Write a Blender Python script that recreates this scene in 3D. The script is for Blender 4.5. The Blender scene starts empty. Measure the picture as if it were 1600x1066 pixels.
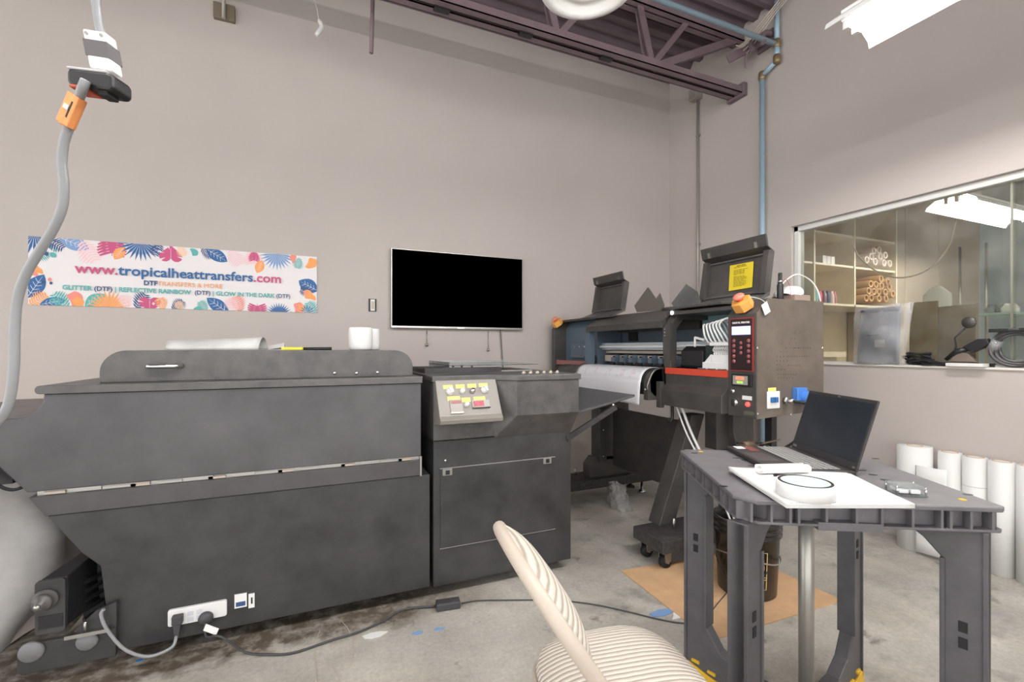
import bpy, bmesh, math, random
from mathutils import Vector, Matrix
random.seed(7)
PI = math.pi
C = bpy.context.scene.collection
SC = bpy.context.scene
# ------------------------------------------------------------------ camera, world, exposure
YAW = math.radians(23.5); FPX = 725.0; CX = 800.0; HY = 545.0; CH = 1.2
SN, CS = math.sin(YAW), math.cos(YAW)
cam = bpy.data.objects.new('camera', bpy.data.cameras.new('camera')); C.objects.link(cam)
cam.location = (0, 0, CH); cam.rotation_euler = (PI/2, 0, -YAW)
cam.data.sensor_width = 36; cam.data.lens = FPX/1600*36; cam.data.shift_y = 12/1600
cam.data.clip_start = 0.05
SC.camera = cam
w = bpy.data.worlds.new('world'); SC.world = w; w.use_nodes = True
w.node_tree.nodes['Background'].inputs[0].default_value = (1.0, 0.985, 0.975, 1)
w.node_tree.nodes['Background'].inputs[1].default_value = 1.75
SC.view_settings.view_transform = 'Standard'; SC.view_settings.look = 'None'
SC.view_settings.gamma = 1; SC.view_settings.use_curve_mapping = False
SC.view_settings.exposure = 0.6
TUBE_POWER = 85.0; BARE_POWER = 75.0

# ------------------------------------------------------------------ survey helpers (a sight line met with a plane)
def ray(px, py):
    u = (px-CX)/FPX; v = (HY-py)/FPX
    return (SN+CS*u, CS-SN*u, v)
def onY(px, py, Y):
    d = ray(px, py); k = Y/d[1]; return Vector((d[0]*k, Y, CH+d[2]*k))
def onX(px, py, X):
    d = ray(px, py); k = X/d[0]; return Vector((X, d[1]*k, CH+d[2]*k))
def onH(px, py, h):
    d = ray(px, py); k = (h-CH)/d[2]; return Vector((d[0]*k, d[1]*k, h))

# ------------------------------------------------------------------ materials
def lin(c):
    c = c/255.0
    return c/12.92 if c <= 0.04045 else ((c+0.055)/1.055)**2.4
MATS = {}
def mat(name, rgb, rough=0.5, metal=0.0, emit=0.0, alpha=1.0, mottle=0.0, mscale=6.0, rgb2=None, bump=0.0, bscale=60.0, trans=0.0, coat=0.0, spec=0.5, stretch=None, rvar=0.0):
    if name in MATS: return MATS[name]
    m = bpy.data.materials.new(name); m.use_nodes = True; MATS[name] = m
    nt = m.node_tree; b = nt.nodes['Principled BSDF']
    col = tuple(lin(c) for c in rgb)+(1,)
    b.inputs['Base Color'].default_value = col
    b.inputs['Roughness'].default_value = rough; b.inputs['Metallic'].default_value = metal
    b.inputs['Alpha'].default_value = alpha
    b.inputs['Transmission Weight'].default_value = trans
    b.inputs['Coat Weight'].default_value = coat
    b.inputs['Specular IOR Level'].default_value = spec
    if emit:
        b.inputs['Emission Color'].default_value = col; b.inputs['Emission Strength'].default_value = emit
    if mottle or bump:
        g = nt.nodes.new('ShaderNodeNewGeometry')
        mp = nt.nodes.new('ShaderNodeMapping'); nt.links.new(g.outputs['Position'], mp.inputs[0])
        if stretch: mp.inputs['Scale'].default_value = stretch
        if mottle:
            n = nt.nodes.new('ShaderNodeTexNoise'); n.inputs['Scale'].default_value = mscale; n.inputs['Detail'].default_value = 6
            n.inputs['Roughness'].default_value = 0.62
            nt.links.new(mp.outputs[0], n.inputs['Vector'])
            r = nt.nodes.new('ShaderNodeValToRGB')
            r.color_ramp.elements[0].position = 0.32; r.color_ramp.elements[1].position = 0.7
            c2 = tuple(lin(c) for c in (rgb2 or rgb))+(1,)
            if rgb2 is None: c2 = tuple(min(1, x*(1+mottle)) for x in col[:3])+(1,); c1 = tuple(x*(1-mottle) for x in col[:3])+(1,)
            else: c1 = col
            r.color_ramp.elements[0].color = c1; r.color_ramp.elements[1].color = c2
            nt.links.new(n.outputs['Fac'], r.inputs[0]); nt.links.new(r.outputs[0], b.inputs['Base Color'])
            if rvar:
                mr = nt.nodes.new('ShaderNodeMapRange'); mr.inputs['From Min'].default_value = .3; mr.inputs['From Max'].default_value = .7
                mr.inputs['To Min'].default_value = rough-rvar; mr.inputs['To Max'].default_value = rough+rvar
                nt.links.new(n.outputs['Fac'], mr.inputs[0]); nt.links.new(mr.outputs[0], b.inputs['Roughness'])
        if bump:
            n2 = nt.nodes.new('ShaderNodeTexNoise'); n2.inputs['Scale'].default_value = bscale; n2.inputs['Detail'].default_value = 3
            nt.links.new(mp.outputs[0], n2.inputs['Vector'])
            bp = nt.nodes.new('ShaderNodeBump'); bp.inputs['Strength'].default_value = bump; bp.inputs['Distance'].default_value = 0.004
            nt.links.new(n2.outputs['Fac'], bp.inputs['Height']); nt.links.new(bp.outputs[0], b.inputs['Normal'])
    return m

M_WALL = mat('greige_wall_paint', (187, 179, 173), .75, mottle=.03, mscale=1.3, bump=.12, bscale=90)
M_WHITE = mat('white_plastic', (222, 222, 221), .4)
M_PAPER = mat('white_paper', (226, 226, 224), .7, bump=.15, bscale=25)
M_BLACK = mat('black_powder_coat', (60, 59, 61), .36, mottle=.3, mscale=3.5, rgb2=(82, 81, 83), bump=.1, bscale=700, rvar=.08)
M_BLACK2 = mat('black_steel_panel', (42, 42, 43), .42, mottle=.3, mscale=7, rgb2=(62, 62, 62), rvar=.08)
M_BLACKTOP = mat('scuffed_black_steel', (66, 65, 65), .4, mottle=.3, mscale=14, rgb2=(92, 90, 88), rvar=.1)
M_PRN = mat('printer_black_steel', (58, 56, 55), .42, mottle=.25, mscale=9, rgb2=(76, 73, 70), rvar=.06)
M_PRNSIDE = mat('printer_side_dusty_steel', (82, 75, 67), .5, mottle=.3, mscale=6, rgb2=(106, 96, 87))
M_DARK = mat('dark_plastic', (28, 28, 30), .45)
M_RUB = mat('black_rubber', (24, 24, 25), .7)
M_CHROME = mat('chrome', (225, 225, 225), .18, 1.0)
M_STEEL = mat('brushed_steel', (178, 176, 172), .35, 1.0)
M_ALU = mat('aluminium_rail', (205, 214, 222), .3, .6)
M_GREYP = mat('grey_console_steel', (126, 121, 114), .4, .0)
M_JOIST = mat('brown_painted_steel', (122, 104, 110), .6, mottle=.12, mscale=5)
M_DECK = mat('brown_roof_deck', (112, 98, 106), .7, mottle=.12, mscale=4)
M_RED = mat('red_strip', (196, 70, 48), .5)
M_CARD = mat('brown_cardboard', (196, 160, 122), .8, mottle=.1, mscale=10)
M_YEL = mat('yellow_label', (238, 226, 120), .6)
M_YELP = mat('yellow_plastic', (222, 178, 48), .5)
M_TUBEL = mat('lamp_tube_glow', (255, 252, 249), .4, emit=TUBE_POWER)
M_TUBEB = mat('bare_lamp_tube_glow', (255, 252, 249), .4, emit=BARE_POWER)
M_LAMPW = mat('white_enamel', (240, 240, 238), .35)
M_CONDUIT = mat('grey_conduit', (158, 154, 146), .4, .2)
M_GREYCORD = mat('grey_cord_jacket', (140, 142, 144), .4)
M_ORANGE = mat('orange_tag', (232, 150, 90), .6)
M_TEAL = mat('teal_sheet', (122, 150, 154), .4)
M_BLUEST = mat('blue_grey_steel', (88, 102, 114), .45)
M_PURP = mat('grey_moulded_plastic', (90, 88, 92), .5, mottle=.15, mscale=12, rgb2=(108, 105, 108), bump=.1, bscale=300)
M_PINK = mat('dusty_pink_strip', (150, 100, 96), .6)
M_BEIGE = mat('beige_painted_metal', (190, 178, 164), .45)
M_LCD = mat('lit_lcd', (170, 175, 235), .3, emit=.8)
M_LEDR = mat('lit_red_digits', (235, 30, 60), .4, emit=1.2)
M_TRAN = None
def clear(name, tint=(240, 244, 245), fac=0.10, rough=.05, haze=0.0):
    """see-through sheet: transparent + gloss by Fresnel + patchy diffuse haze"""
    if name in MATS: return MATS[name]
    m = bpy.data.materials.new(name); m.use_nodes = True; MATS[name] = m
    nt = m.node_tree; nt.nodes.clear()
    o = nt.nodes.new('ShaderNodeOutputMaterial'); t = nt.nodes.new('ShaderNodeBsdfTransparent'); g = nt.nodes.new('ShaderNodeBsdfGlossy')
    t.inputs[0].default_value = tuple(lin(c) for c in tint)+(1,); g.inputs['Roughness'].default_value = rough
    f = nt.nodes.new('ShaderNodeFresnel'); f.inputs[0].default_value = 1.45
    mx = nt.nodes.new('ShaderNodeMixShader'); nt.links.new(f.outputs[0], mx.inputs[0]); nt.links.new(t.outputs[0], mx.inputs[1]); nt.links.new(g.outputs[0], mx.inputs[2])
    last = mx
    if haze or fac:
        d = nt.nodes.new('ShaderNodeBsdfDiffuse'); d.inputs[0].default_value = tuple(lin(c) for c in tint)+(1,)
        m2 = nt.nodes.new('ShaderNodeMixShader')
        nt.links.new(mx.outputs[0], m2.inputs[1]); nt.links.new(d.outputs[0], m2.inputs[2])
        ge = nt.nodes.new('ShaderNodeNewGeometry'); n = nt.nodes.new('ShaderNodeTexNoise'); n.inputs['Scale'].default_value = 7; n.inputs['Detail'].default_value = 4
        nt.links.new(ge.outputs['Position'], n.inputs['Vector'])
        mr = nt.nodes.new('ShaderNodeMapRange'); mr.inputs['From Min'].default_value = .35; mr.inputs['From Max'].default_value = .7
        mr.inputs['To Min'].default_value = haze; mr.inputs['To Max'].default_value = haze+fac
        nt.links.new(n.outputs['Fac'], mr.inputs[0]); nt.links.new(mr.outputs[0], m2.inputs[0]); last = m2
    nt.links.new(last.outputs[0], o.inputs[0])
    return m
M_GLASS = clear('window_glass', (236, 236, 230), .07, .03, .02)
M_ACRYL = clear('clear_acrylic', (235, 240, 240), .12, .1, .06)
M_THIN = clear('thin_clear_sheet', (240, 242, 242), .06, .1, .03)
M_FILM = clear('milky_plastic_film', (238, 238, 236), .2, .3, .45)
M_BAGP = clear('clear_plastic_bag', (246, 246, 246), .22, .12, .10)  # patchy pale haze in the shader stands in for glints on the plastic

def concrete():
    m = bpy.data.materials.new('stained_concrete'); m.use_nodes = True
    nt = m.node_tree; b = nt.nodes['Principled BSDF']; L = nt.links.new
    g = nt.nodes.new('ShaderNodeNewGeometry')
    def noise(s, d=6, r=.6):
        n = nt.nodes.new('ShaderNodeTexNoise'); n.inputs['Scale'].default_value = s; n.inputs['Detail'].default_value = d; n.inputs['Roughness'].default_value = r
        L(g.outputs['Position'], n.inputs['Vector']); return n.outputs['Fac']
    def ramp(f, p0, p1, c0, c1):
        r = nt.nodes.new('ShaderNodeValToRGB'); r.color_ramp.elements[0].position = p0; r.color_ramp.elements[1].position = p1
        r.color_ramp.elements[0].color = tuple(lin(c) for c in c0)+(1,); r.color_ramp.elements[1].color = tuple(lin(c) for c in c1)+(1,)
        L(f, r.inputs[0]); return r.outputs[0]
    def mix(f, a, c, mode='MIX'):
        x = nt.nodes.new('ShaderNodeMix'); x.data_type = 'RGBA'; x.blend_type = mode
        if isinstance(f, float): x.inputs[0].default_value = f
        else: L(f, x.inputs[0])
        L(a, x.inputs[6]); L(c, x.inputs[7]); return x.outputs[2]
    base = ramp(noise(1.6, 8, .68), .3, .72, (144, 143, 137), (238, 233, 222))
    warm = ramp(noise(2.3, 4), .3, .7, (158, 149, 134), (205, 202, 194))
    c = mix(.4, base, warm)
    spots = ramp(noise(5.5, 5, .7), .60, .74, (255, 255, 255), (120, 116, 110))
    c = mix(.9, c, spots, 'MULTIPLY')
    fine = ramp(noise(60, 3, .7), .3, .75, (215, 213, 210), (255, 255, 255))
    c = mix(.8, c, fine, 'MULTIPLY')
    v = nt.nodes.new('ShaderNodeTexVoronoi'); v.inputs['Scale'].default_value = 17; L(g.outputs['Position'], v.inputs['Vector'])
    sp = nt.nodes.new('ShaderNodeMapRange'); sp.inputs['From Min'].default_value = .055; sp.inputs['From Max'].default_value = .03
    L(v.outputs['Distance'], sp.inputs[0])
    wh = nt.nodes.new('ShaderNodeRGB'); wh.outputs[0].default_value = (.55, .55, .52, 1)
    msk = nt.nodes.new('ShaderNodeMath'); msk.operation = 'MULTIPLY'; L(sp.outputs[0], msk.inputs[0])
    m2 = nt.nodes.new('ShaderNodeMapRange'); m2.inputs['From Min'].default_value = .52; m2.inputs['From Max'].default_value = .6; L(noise(1.9, 2), m2.inputs[0]); L(m2.outputs[0], msk.inputs[1])
    c = mix(msk.outputs[0], c, wh.outputs[0])
    sp_ = nt.nodes.new('ShaderNodeSeparateXYZ'); L(g.outputs['Position'], sp_.inputs[0])
    def mrange(f, a, b_):
        x = nt.nodes.new('ShaderNodeMapRange'); x.inputs['From Min'].default_value = a; x.inputs['From Max'].default_value = b_; L(f, x.inputs[0]); return x.outputs[0]
    def mul(a, b_):
        x = nt.nodes.new('ShaderNodeMath'); x.operation = 'MULTIPLY'; L(a, x.inputs[0]); L(b_, x.inputs[1]); return x.outputs[0]
    def add_(a, b_, k):
        x = nt.nodes.new('ShaderNodeMath'); x.operation = 'MULTIPLY_ADD'; L(a, x.inputs[0]); x.inputs[1].default_value = k; L(b_, x.inputs[2]); return x.outputs[0]
    yy = add_(noise(7, 4), sp_.outputs['Y'], .22)
    dirt = mul(mul(mrange(yy, 2.14, 2.22), mrange(sp_.outputs['X'], .9, .4)), mrange(noise(14, 5, .7), .25, .55))
    dc = nt.nodes.new('ShaderNodeRGB'); dc.outputs[0].default_value = (lin(88), lin(78), lin(66), 1)
    c = mix(dirt, c, dc.outputs[0])
    # grey scuffed patches toward the printer
    pt = mul(mrange(noise(3.1, 5, .65), .5, .62), mrange(sp_.outputs['X'], .6, 1.3))
    pc_ = nt.nodes.new('ShaderNodeRGB'); pc_.outputs[0].default_value = (lin(112), lin(112), lin(108), 1)
    c = mix(mul(pt, mrange(noise(9, 3), .2, .9)), c, pc_.outputs[0])
    L(c, b.inputs['Base Color'])
    rr = nt.nodes.new('ShaderNodeMapRange'); rr.inputs['From Min'].default_value = .35; rr.inputs['From Max'].default_value = .65; rr.inputs['To Min'].default_value = .28; rr.inputs['To Max'].default_value = .55
    L(noise(2.2, 5), rr.inputs[0]); L(rr.outputs[0], b.inputs['Roughness'])
    bp = nt.nodes.new('ShaderNodeBump'); bp.inputs['Strength'].default_value = .12; bp.inputs['Distance'].default_value = .004
    L(noise(45, 6), bp.inputs['Height']); L(bp.outputs[0], b.inputs['Normal'])
    return m
M_CONC = concrete()

# ------------------------------------------------------------------ geometry builder
class MB:
    def __init__(s): s.v = []; s.f = []; s.m = []; s.mats = []; s.sm = []
    def add(s, vs, fs, mat, smooth=False):
        if mat not in s.mats: s.mats.append(mat)
        k = s.mats.index(mat); o = len(s.v)
        s.v += [Vector(p) for p in vs]
        for f in fs: s.f.append([i+o for i in f]); s.m.append(k); s.sm.append(smooth)
        return s
    def box(s, a, b, mat, M=None):
        x0, x1 = sorted((a[0], b[0])); y0, y1 = sorted((a[1], b[1])); z0, z1 = sorted((a[2], b[2]))
        vs = [Vector(p) for p in ((x0,y0,z0),(x1,y0,z0),(x1,y1,z0),(x0,y1,z0),(x0,y0,z1),(x1,y0,z1),(x1,y1,z1),(x0,y1,z1))]
        if M: vs = [M @ p for p in vs]
        return s.add(vs, [(3,2,1,0),(4,5,6,7),(0,1,5,4),(1,2,6,5),(2,3,7,6),(3,0,4,7)], mat)
    def bar(s, p, q, w, h, mat, up=(0,0,1)):
        p = Vector(p); q = Vector(q); d = (q-p).normalized(); up = Vector(up)
        if abs(d.dot(up)) > .98: up = Vector((1,0,0))
        r = d.cross(up).normalized(); u = r.cross(d)
        M = Matrix((r, d, u)).transposed().to_4x4(); M.translation = p
        return s.box((-w/2, 0, -h/2), (w/2, (q-p).length, h/2), mat, M)
    def loft(s, rings, mat, smooth=False, caps=True, closed=True):
        n = len(rings[0]); vs = [p for r in rings for p in r]; fs = []
        for i in range(len(rings)-1):
            for j in range(n if closed else n-1):
                a = i*n+j; b = i*n+(j+1) % n; fs.append((a, b, b+n, a+n))
        s.add(vs, fs, mat, smooth)
        if caps and closed:
            s.add(rings[0], [tuple(range(n))[::-1]], mat); s.add(rings[-1], [tuple(range(n))], mat)
        return s
    def prism(s, poly, axis, a, b, mat, M=None):
        def P(p, t):
            if axis == 'y': v = Vector((p[0], t, p[1]))
            elif axis == 'x': v = Vector((t, p[0], p[1]))
            else: v = Vector((p[0], p[1], t))
            return M @ v if M else v
        return s.loft([[P(p, a) for p in poly], [P(p, b) for p in poly]], mat)
    def tube(s, pts, r, mat, n=8, smooth=True, caps=True):
        pts = [Vector(p) for p in pts]; rings = []
        rs = r if isinstance(r, (list, tuple)) else [r]*len(pts)
        t0 = (pts[1]-pts[0]).normalized(); up = Vector((0,0,1)) if abs(t0.z) < .9 else Vector((1,0,0))
        x = t0.cross(up).normalized()
        for i, p in enumerate(pts):
            t = (pts[min(i+1, len(pts)-1)]-pts[max(i-1, 0)]).normalized()
            x = (x-t*x.dot(t)).normalized(); y = t.cross(x)
            rings.append([p+(x*math.cos(2*PI*k/n)+y*math.sin(2*PI*k/n))*rs[i] for k in range(n)])
        return s.loft(rings, mat, smooth, caps)
    def lathe(s, prof, c, mat, n=28, axis='z', smooth=True, M=None):
        c = Vector(c); rings = []
        for r, h in prof:
            ring = []
            for k in range(n):
                a = 2*PI*k/n; p = (r*math.cos(a), r*math.sin(a), h)
                if axis == 'x': p = (p[2], p[0], p[1])
                if axis == 'y': p = (p[0], p[2], p[1])
                p = Vector(p); ring.append((M @ p if M else p)+c)
            rings.append(ring)
        return s.loft(rings, mat, smooth)
    def disc(s, c, r, mat, axis='z', t=.002, n=20, M=None):
        return s.lathe([(r, 0), (r, t)], c, mat, n, axis, False, M)
    def grid(s, fn, nu, nv, mat, smooth=True):
        vs = [fn(i/nu, j/nv) for i in range(nu+1) for j in range(nv+1)]
        fs = [(i*(nv+1)+j, (i+1)*(nv+1)+j, (i+1)*(nv+1)+j+1, i*(nv+1)+j+1) for i in range(nu) for j in range(nv)]
        return s.add(vs, fs, mat, smooth)
    def build(s, name, parent=None, bev=0, seg=2, solid=0, sub=0, origin=None, **tags):
        W = WM.get(parent.name) if parent else None
        if parent: Mi = W.inverted(); off = Matrix()
        else:
            if origin is None:
                lo = [min(v[i] for v in s.v) for i in range(3)]; hi = [max(v[i] for v in s.v) for i in range(3)]
                origin = ((lo[0]+hi[0])/2, (lo[1]+hi[1])/2, lo[2])
            Mi = Matrix.Translation(-Vector(origin))
        me = bpy.data.meshes.new(name)
        me.from_pydata([Mi @ v for v in s.v], [], s.f)
        for m in s.mats: me.materials.append(m)
        me.polygons.foreach_set('material_index', s.m); me.polygons.foreach_set('use_smooth', s.sm)
        me.update()
        bm = bmesh.new(); bm.from_mesh(me); bmesh.ops.remove_doubles(bm, verts=bm.verts, dist=1e-6) if not any(s.sm) or True else None
        if not solid: bmesh.ops.recalc_face_normals(bm, faces=bm.faces)
        bm.to_mesh(me); bm.free()
        o = bpy.data.objects.new(name, me); C.objects.link(o)
        if parent: o.parent = parent; WM[o.name] = W
        else: o.location = origin; WM[o.name] = Matrix.Translation(Vector(origin))
        if solid:
            md = o.modifiers.new('s', 'SOLIDIFY'); md.thickness = solid; md.offset = 0
        if sub:
            md = o.modifiers.new('u', 'SUBSURF'); md.levels = md.render_levels = sub
        if bev:
            md = o.modifiers.new('b', 'BEVEL'); md.width = bev; md.segments = seg; md.limit_method = 'ANGLE'; md.angle_limit = math.radians(38)
        for k, v in tags.items(): o[k] = v
        return o
WM = {}
def tag(o, label, cat, group=None):
    o['label'] = label; o['category'] = cat
    if group: o['group'] = group
    return o
def thing(name, label, cat, loc, group=None):
    o = bpy.data.objects.new(name, None); C.objects.link(o); o.location = loc; o.empty_display_size = .1
    WM[o.name] = Matrix.Translation(Vector(loc)); return tag(o, label, cat, group)
def struct(o): o['kind'] = 'structure'; return o
def B(a, b, mat, M=None): return MB().box(a, b, mat, M)
def text(name, s, mat, M, size, parent, xs=1.0, bold=0.0, align='CENTER', depth=.0006):
    """lettering as a mesh on the plane M (x right, y up, z outward)"""
    cu = bpy.data.curves.new('t', 'FONT'); cu.body = s; cu.size = size; cu.align_x = align; cu.offset = bold; cu.extrude = depth; cu.resolution_u = 3
    t = bpy.data.objects.new('t', cu); C.objects.link(t); bpy.context.view_layer.update()
    me = bpy.data.meshes.new_from_object(t.evaluated_get(bpy.context.evaluated_depsgraph_get()))
    bpy.data.objects.remove(t); bpy.data.curves.remove(cu)
    X = WM[parent.name].inverted() @ M @ Matrix.Diagonal((xs, 1, 1, 1)); me.transform(X); me.materials.clear(); me.materials.append(mat)
    o = bpy.data.objects.new(name, me); C.objects.link(o); o.parent = parent; WM[o.name] = WM[parent.name]
    return o
def plane(o, xd, yd):
    x = Vector(xd).normalized(); y = Vector(yd).normalized(); z = x.cross(y)
    M = Matrix((x, y, z)).transposed().to_4x4(); M.translation = Vector(o); return M
def spline(pts, n=8):
    pts = [Vector(p) for p in pts]; out = []
    P = [pts[0]*2-pts[1]]+pts+[pts[-1]*2-pts[-2]]
    for i in range(1, len(P)-2):
        for k in range(n):
            t = k/n; a, b, c, d = P[i-1:i+3]
            out.append(.5*((2*b)+(c-a)*t+(2*a-5*b+4*c-d)*t*t+(3*b-a-3*c+d)*t**3))
    out.append(pts[-1]); return out
def copy_tree(o, parent=None):
    c = o.copy(); C.objects.link(c)
    if parent: c.parent = parent
    for ch in list(o.children): copy_tree(ch, c)
    return c
def rrect(x0, y0, x1, y1, r, n=5, corners=(1,1,1,1)):
    P = []
    for (cx, cy, a0, on, sx, sy) in ((x0+r, y0+r, PI, corners[0], x0, y0), (x1-r, y0+r, 1.5*PI, corners[1], x1, y0), (x1-r, y1-r, 0, corners[2], x1, y1), (x0+r, y1-r, .5*PI, corners[3], x0, y1)):
        if on: P += [(cx+r*math.cos(a0+k/n*PI/2), cy+r*math.sin(a0+k/n*PI/2)) for k in range(n+1)]
        else: P.append((sx, sy))
    return P

# ================================================================== THE ROOM
WX = 3.45; BY = 3.80; DH = 3.97
struct(B((-5, -4, -.12), (8.5, BY+.15, 0), M_CONC).build('floor'))
struct(B((-5, BY, 0), (WX+.14, BY+.15, 4.2), M_WALL).build('wall_back'))
wl = onX(1236, 545, WX).y
WT, WB, WR = 2.154, 1.095, .35
m = MB()
m.box((WX, wl, 0), (WX+.14, BY, 4.2), M_WALL); m.box((WX, -4, 0), (WX+.14, WR, 4.2), M_WALL)
m.box((WX, WR, 0), (WX+.14, wl, WB), M_WALL); m.box((WX, WR, WT), (WX+.14, wl, 4.2), M_WALL)
struct(m.build('wall_right'))
# roof deck: corrugated sheet with ribs running across the room
prof = []
y = -4.0
while y < BY+.1:
    prof += [(y, DH), (y+.045, DH), (y+.065, DH+.045), (y+.125, DH+.045), (y+.15, DH)]; y += .15
top = [(prof[-1][0], DH+.1), (-4.0, DH+.1)]
m = MB(); m.loft([[Vector((-5, a, b)) for a, b in prof], [Vector((8.5, a, b)) for a, b in prof]], M_DECK, closed=False, caps=False)
m.box((-5, -4, DH+.06), (8.5, BY+.15, DH+.14), M_DECK)
struct(m.build('ceiling'))

# window frame + sliding glass
wf = MB()
fx0, fx1 = WX+.035, WX+.105
M_FR = mat('grey_white_window_frame', (206, 206, 202), .4)
wf.box((fx0, wl-.035, WB), (fx1, wl, WT), M_FR); wf.box((fx0, WR, WB), (fx1, WR+.035, WT), M_FR)
wf.box((fx0, WR, WT-.04), (fx1, wl, WT), M_FR); wf.box((fx0, WR, WB), (fx1, wl, WB+.012), M_FR)
fr = struct(wf.build('window_1', bev=.003))
MID = onX(1581, 400, WX+.08).y
g = MB(); g.box((WX+.065, MID-.02, WB+.012), (WX+.069, wl-.035, WT-.04), M_GLASS); g.build('glass_pane', fr)
g = MB(); g.box((WX+.080, WR+.03, WB+.012), (WX+.084, MID, WT-.04), M_GLASS)
g.box((WX+.074, MID-.004, WB+.012), (WX+.088, MID+.004, WT-.04), M_FR); g.build('glass_pane', fr)
struct(B((WX-.012, WR-.02, WB-.012), (WX+.15, wl+.0, WB+.002), mat('white_sill', (222, 216, 208), .5)).build('trim_1', bev=.003))

# ---------------- roof joist
j = thing('steel_joist', 'brown painted steel joist with web bars crossing under the roof deck to the right wall', 'joist', (0, 2.935, 3.40))
for (y0, y1, yv) in ((2.865, 2.925, 2.919), (2.945, 3.005, 2.945)):
    m = MB(); m.box((-5, y0, 3.40), (3.44, y1, 3.407), M_JOIST); m.box((-5, yv, 3.40), (3.44, yv+.006, 3.465), M_JOIST); m.box((-5, y0 if y0 < 2.9 else y1-.006, 3.40), (3.44, (y0 if y0 < 2.9 else y1-.006)+.006, 3.455), M_JOIST)
    m.build('bottom_chord', j)
for (y0, y1) in ((2.875, 2.925), (2.945, 2.995)):
    m = MB(); m.box((-5, y0, 3.86), (3.44, y1, 3.868), M_JOIST); m.box((-5, y0 if y0 < 2.9 else y1-.008, 3.86), (3.44, (y0 if y0 < 2.9 else y1-.008)+.008, 3.95), M_JOIST); m.build('top_chord', j)
for n in range(9):
    xb = 2.47-.85*n
    for dx, yy, wd in ((-.13, 2.905, .05), (-.10, 2.965, .05), (.38, 2.915, .045), (.38, 2.955, .045)):
        MB().bar((xb, yy, 3.43), (xb+dx, yy, 3.9), .012, wd, M_JOIST, up=(1, 0, 0)).bar((xb+.004, yy+.018, 3.43), (xb+dx+.004, yy+.018, 3.9), .035, .006, M_JOIST, up=(1, 0, 0)).build('web_bar', j)
MB().bar((2.50, 2.935, 3.43), (3.38, 2.935, 3.88), .05, .06, M_JOIST).build('web_bar', j)
for xb in (2.05, 1.38, .78, -.4):
    B((xb-.05, 2.915, 3.385), (xb+.05, 2.955, 3.402), M_DARK).build('splice_plate', j)
m = B((3.40, 2.85, 3.38), (3.445, 3.03, 3.49), M_JOIST); m.build('bearing_plate', j, bev=.004)
# seat brackets of the joist on the right wall
m = MB()
for k, yy in enumerate((2.60, 2.70)):
    pts = spline([(3.42, yy, 3.74), (3.33, yy-.01, 3.72), (3.27, yy-.03, 3.66), (3.26, yy-.05, 3.60)], 4)
    m.tube(pts, .022, M_JOIST, 6)
m.bar((3.20, 2.84, 3.62), (3.43, 2.66, 3.74), .012, .07, M_JOIST); m.bar((3.30, 2.74, 3.69), (3.36, 2.80, 3.56), .012, .03, M_JOIST); m.box((3.43, 2.60, 3.66), (3.448, 2.74, 3.80), M_JOIST)
tag(m.build('joist_bracket', origin=(3.44, 2.74, 3.6)), 'brown steel bracket with curved claws on the right wall below the roof', 'bracket')
# loose pale wires over the bracket
for k in range(4):
    p = [(3.40-.03*k, 2.36-.02*k, 3.96), (3.34-.02*k, 2.5, 3.83), (3.30-.025*k, 2.66+.015*k, 3.68), (3.28-.03*k, 2.72+.01*k, 3.62+.02*k)]
    tag(MB().tube(spline(p, 6), .0045, M_BEIGE, 6).build('loose_wire'), 'thin pale wire dangling over the brown bracket in the roof corner', 'wire', 'pale wires dangling in the roof corner')
# blue sprinkler / air pipe
PB = mat('pale_blue_pipe', (160, 186, 202), .4, .1); PBR = mat('brass_fitting', (150, 130, 100), .4, .6)
pp = thing('blue_pipe', 'pale blue pipe with brass elbows running along the joist and down the right wall', 'pipe', (3.41, 2.55, 0))
MB().tube([(-5, 2.552, 3.627), (3.40, 2.552, 3.627)], .02, PB, 12).build('pipe_run', pp)
MB().tube([(3.405, 2.545, 3.62), (3.405, 2.545, 3.97)], .02, PB, 12).build('riser', pp)
MB().tube([(3.405, 2.545, 3.63), (3.405, 2.545, 3.50)], .021, PB, 12).build('short_pipe', pp)
MB().tube([(3.405, 2.545, 3.50), (3.405, 2.676, 3.44)], .020, PB, 12).build('offset_pipe', pp)
MB().tube([(3.405, 2.676, 3.44), (3.405, 2.676, 0)], .020, PB, 12).build('drop_pipe', pp)
for c in ((3.405, 2.545, 3.627), (3.405, 2.545, 3.505), (3.405, 2.676, 3.44)):
    MB().lathe([(.001, -.035), (.024, -.033), (.029, -.02), (.029, .02), (.024, .033), (.001, .035)], c, PBR, 12).build('elbow', pp)
# thin conduit with box
cd = thing('wall_conduit', 'thin grey metal conduit with a junction box near the corner of the right wall', 'conduit', (3.43, 3.394, .9))
MB().tube([(3.432, 3.394, .9), (3.432, 3.394, 3.60)], .012, M_CONDUIT, 10).build('conduit_tube', cd)
B((3.37, 3.35, 3.60), (3.449, 3.45, 3.70), M_CONDUIT).build('junction_box', cd, bev=.004)
for z in (2.2, 3.25): B((3.425, 3.375, z), (3.449, 3.413, z+.02), M_STEEL).build('clamp', cd)
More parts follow.
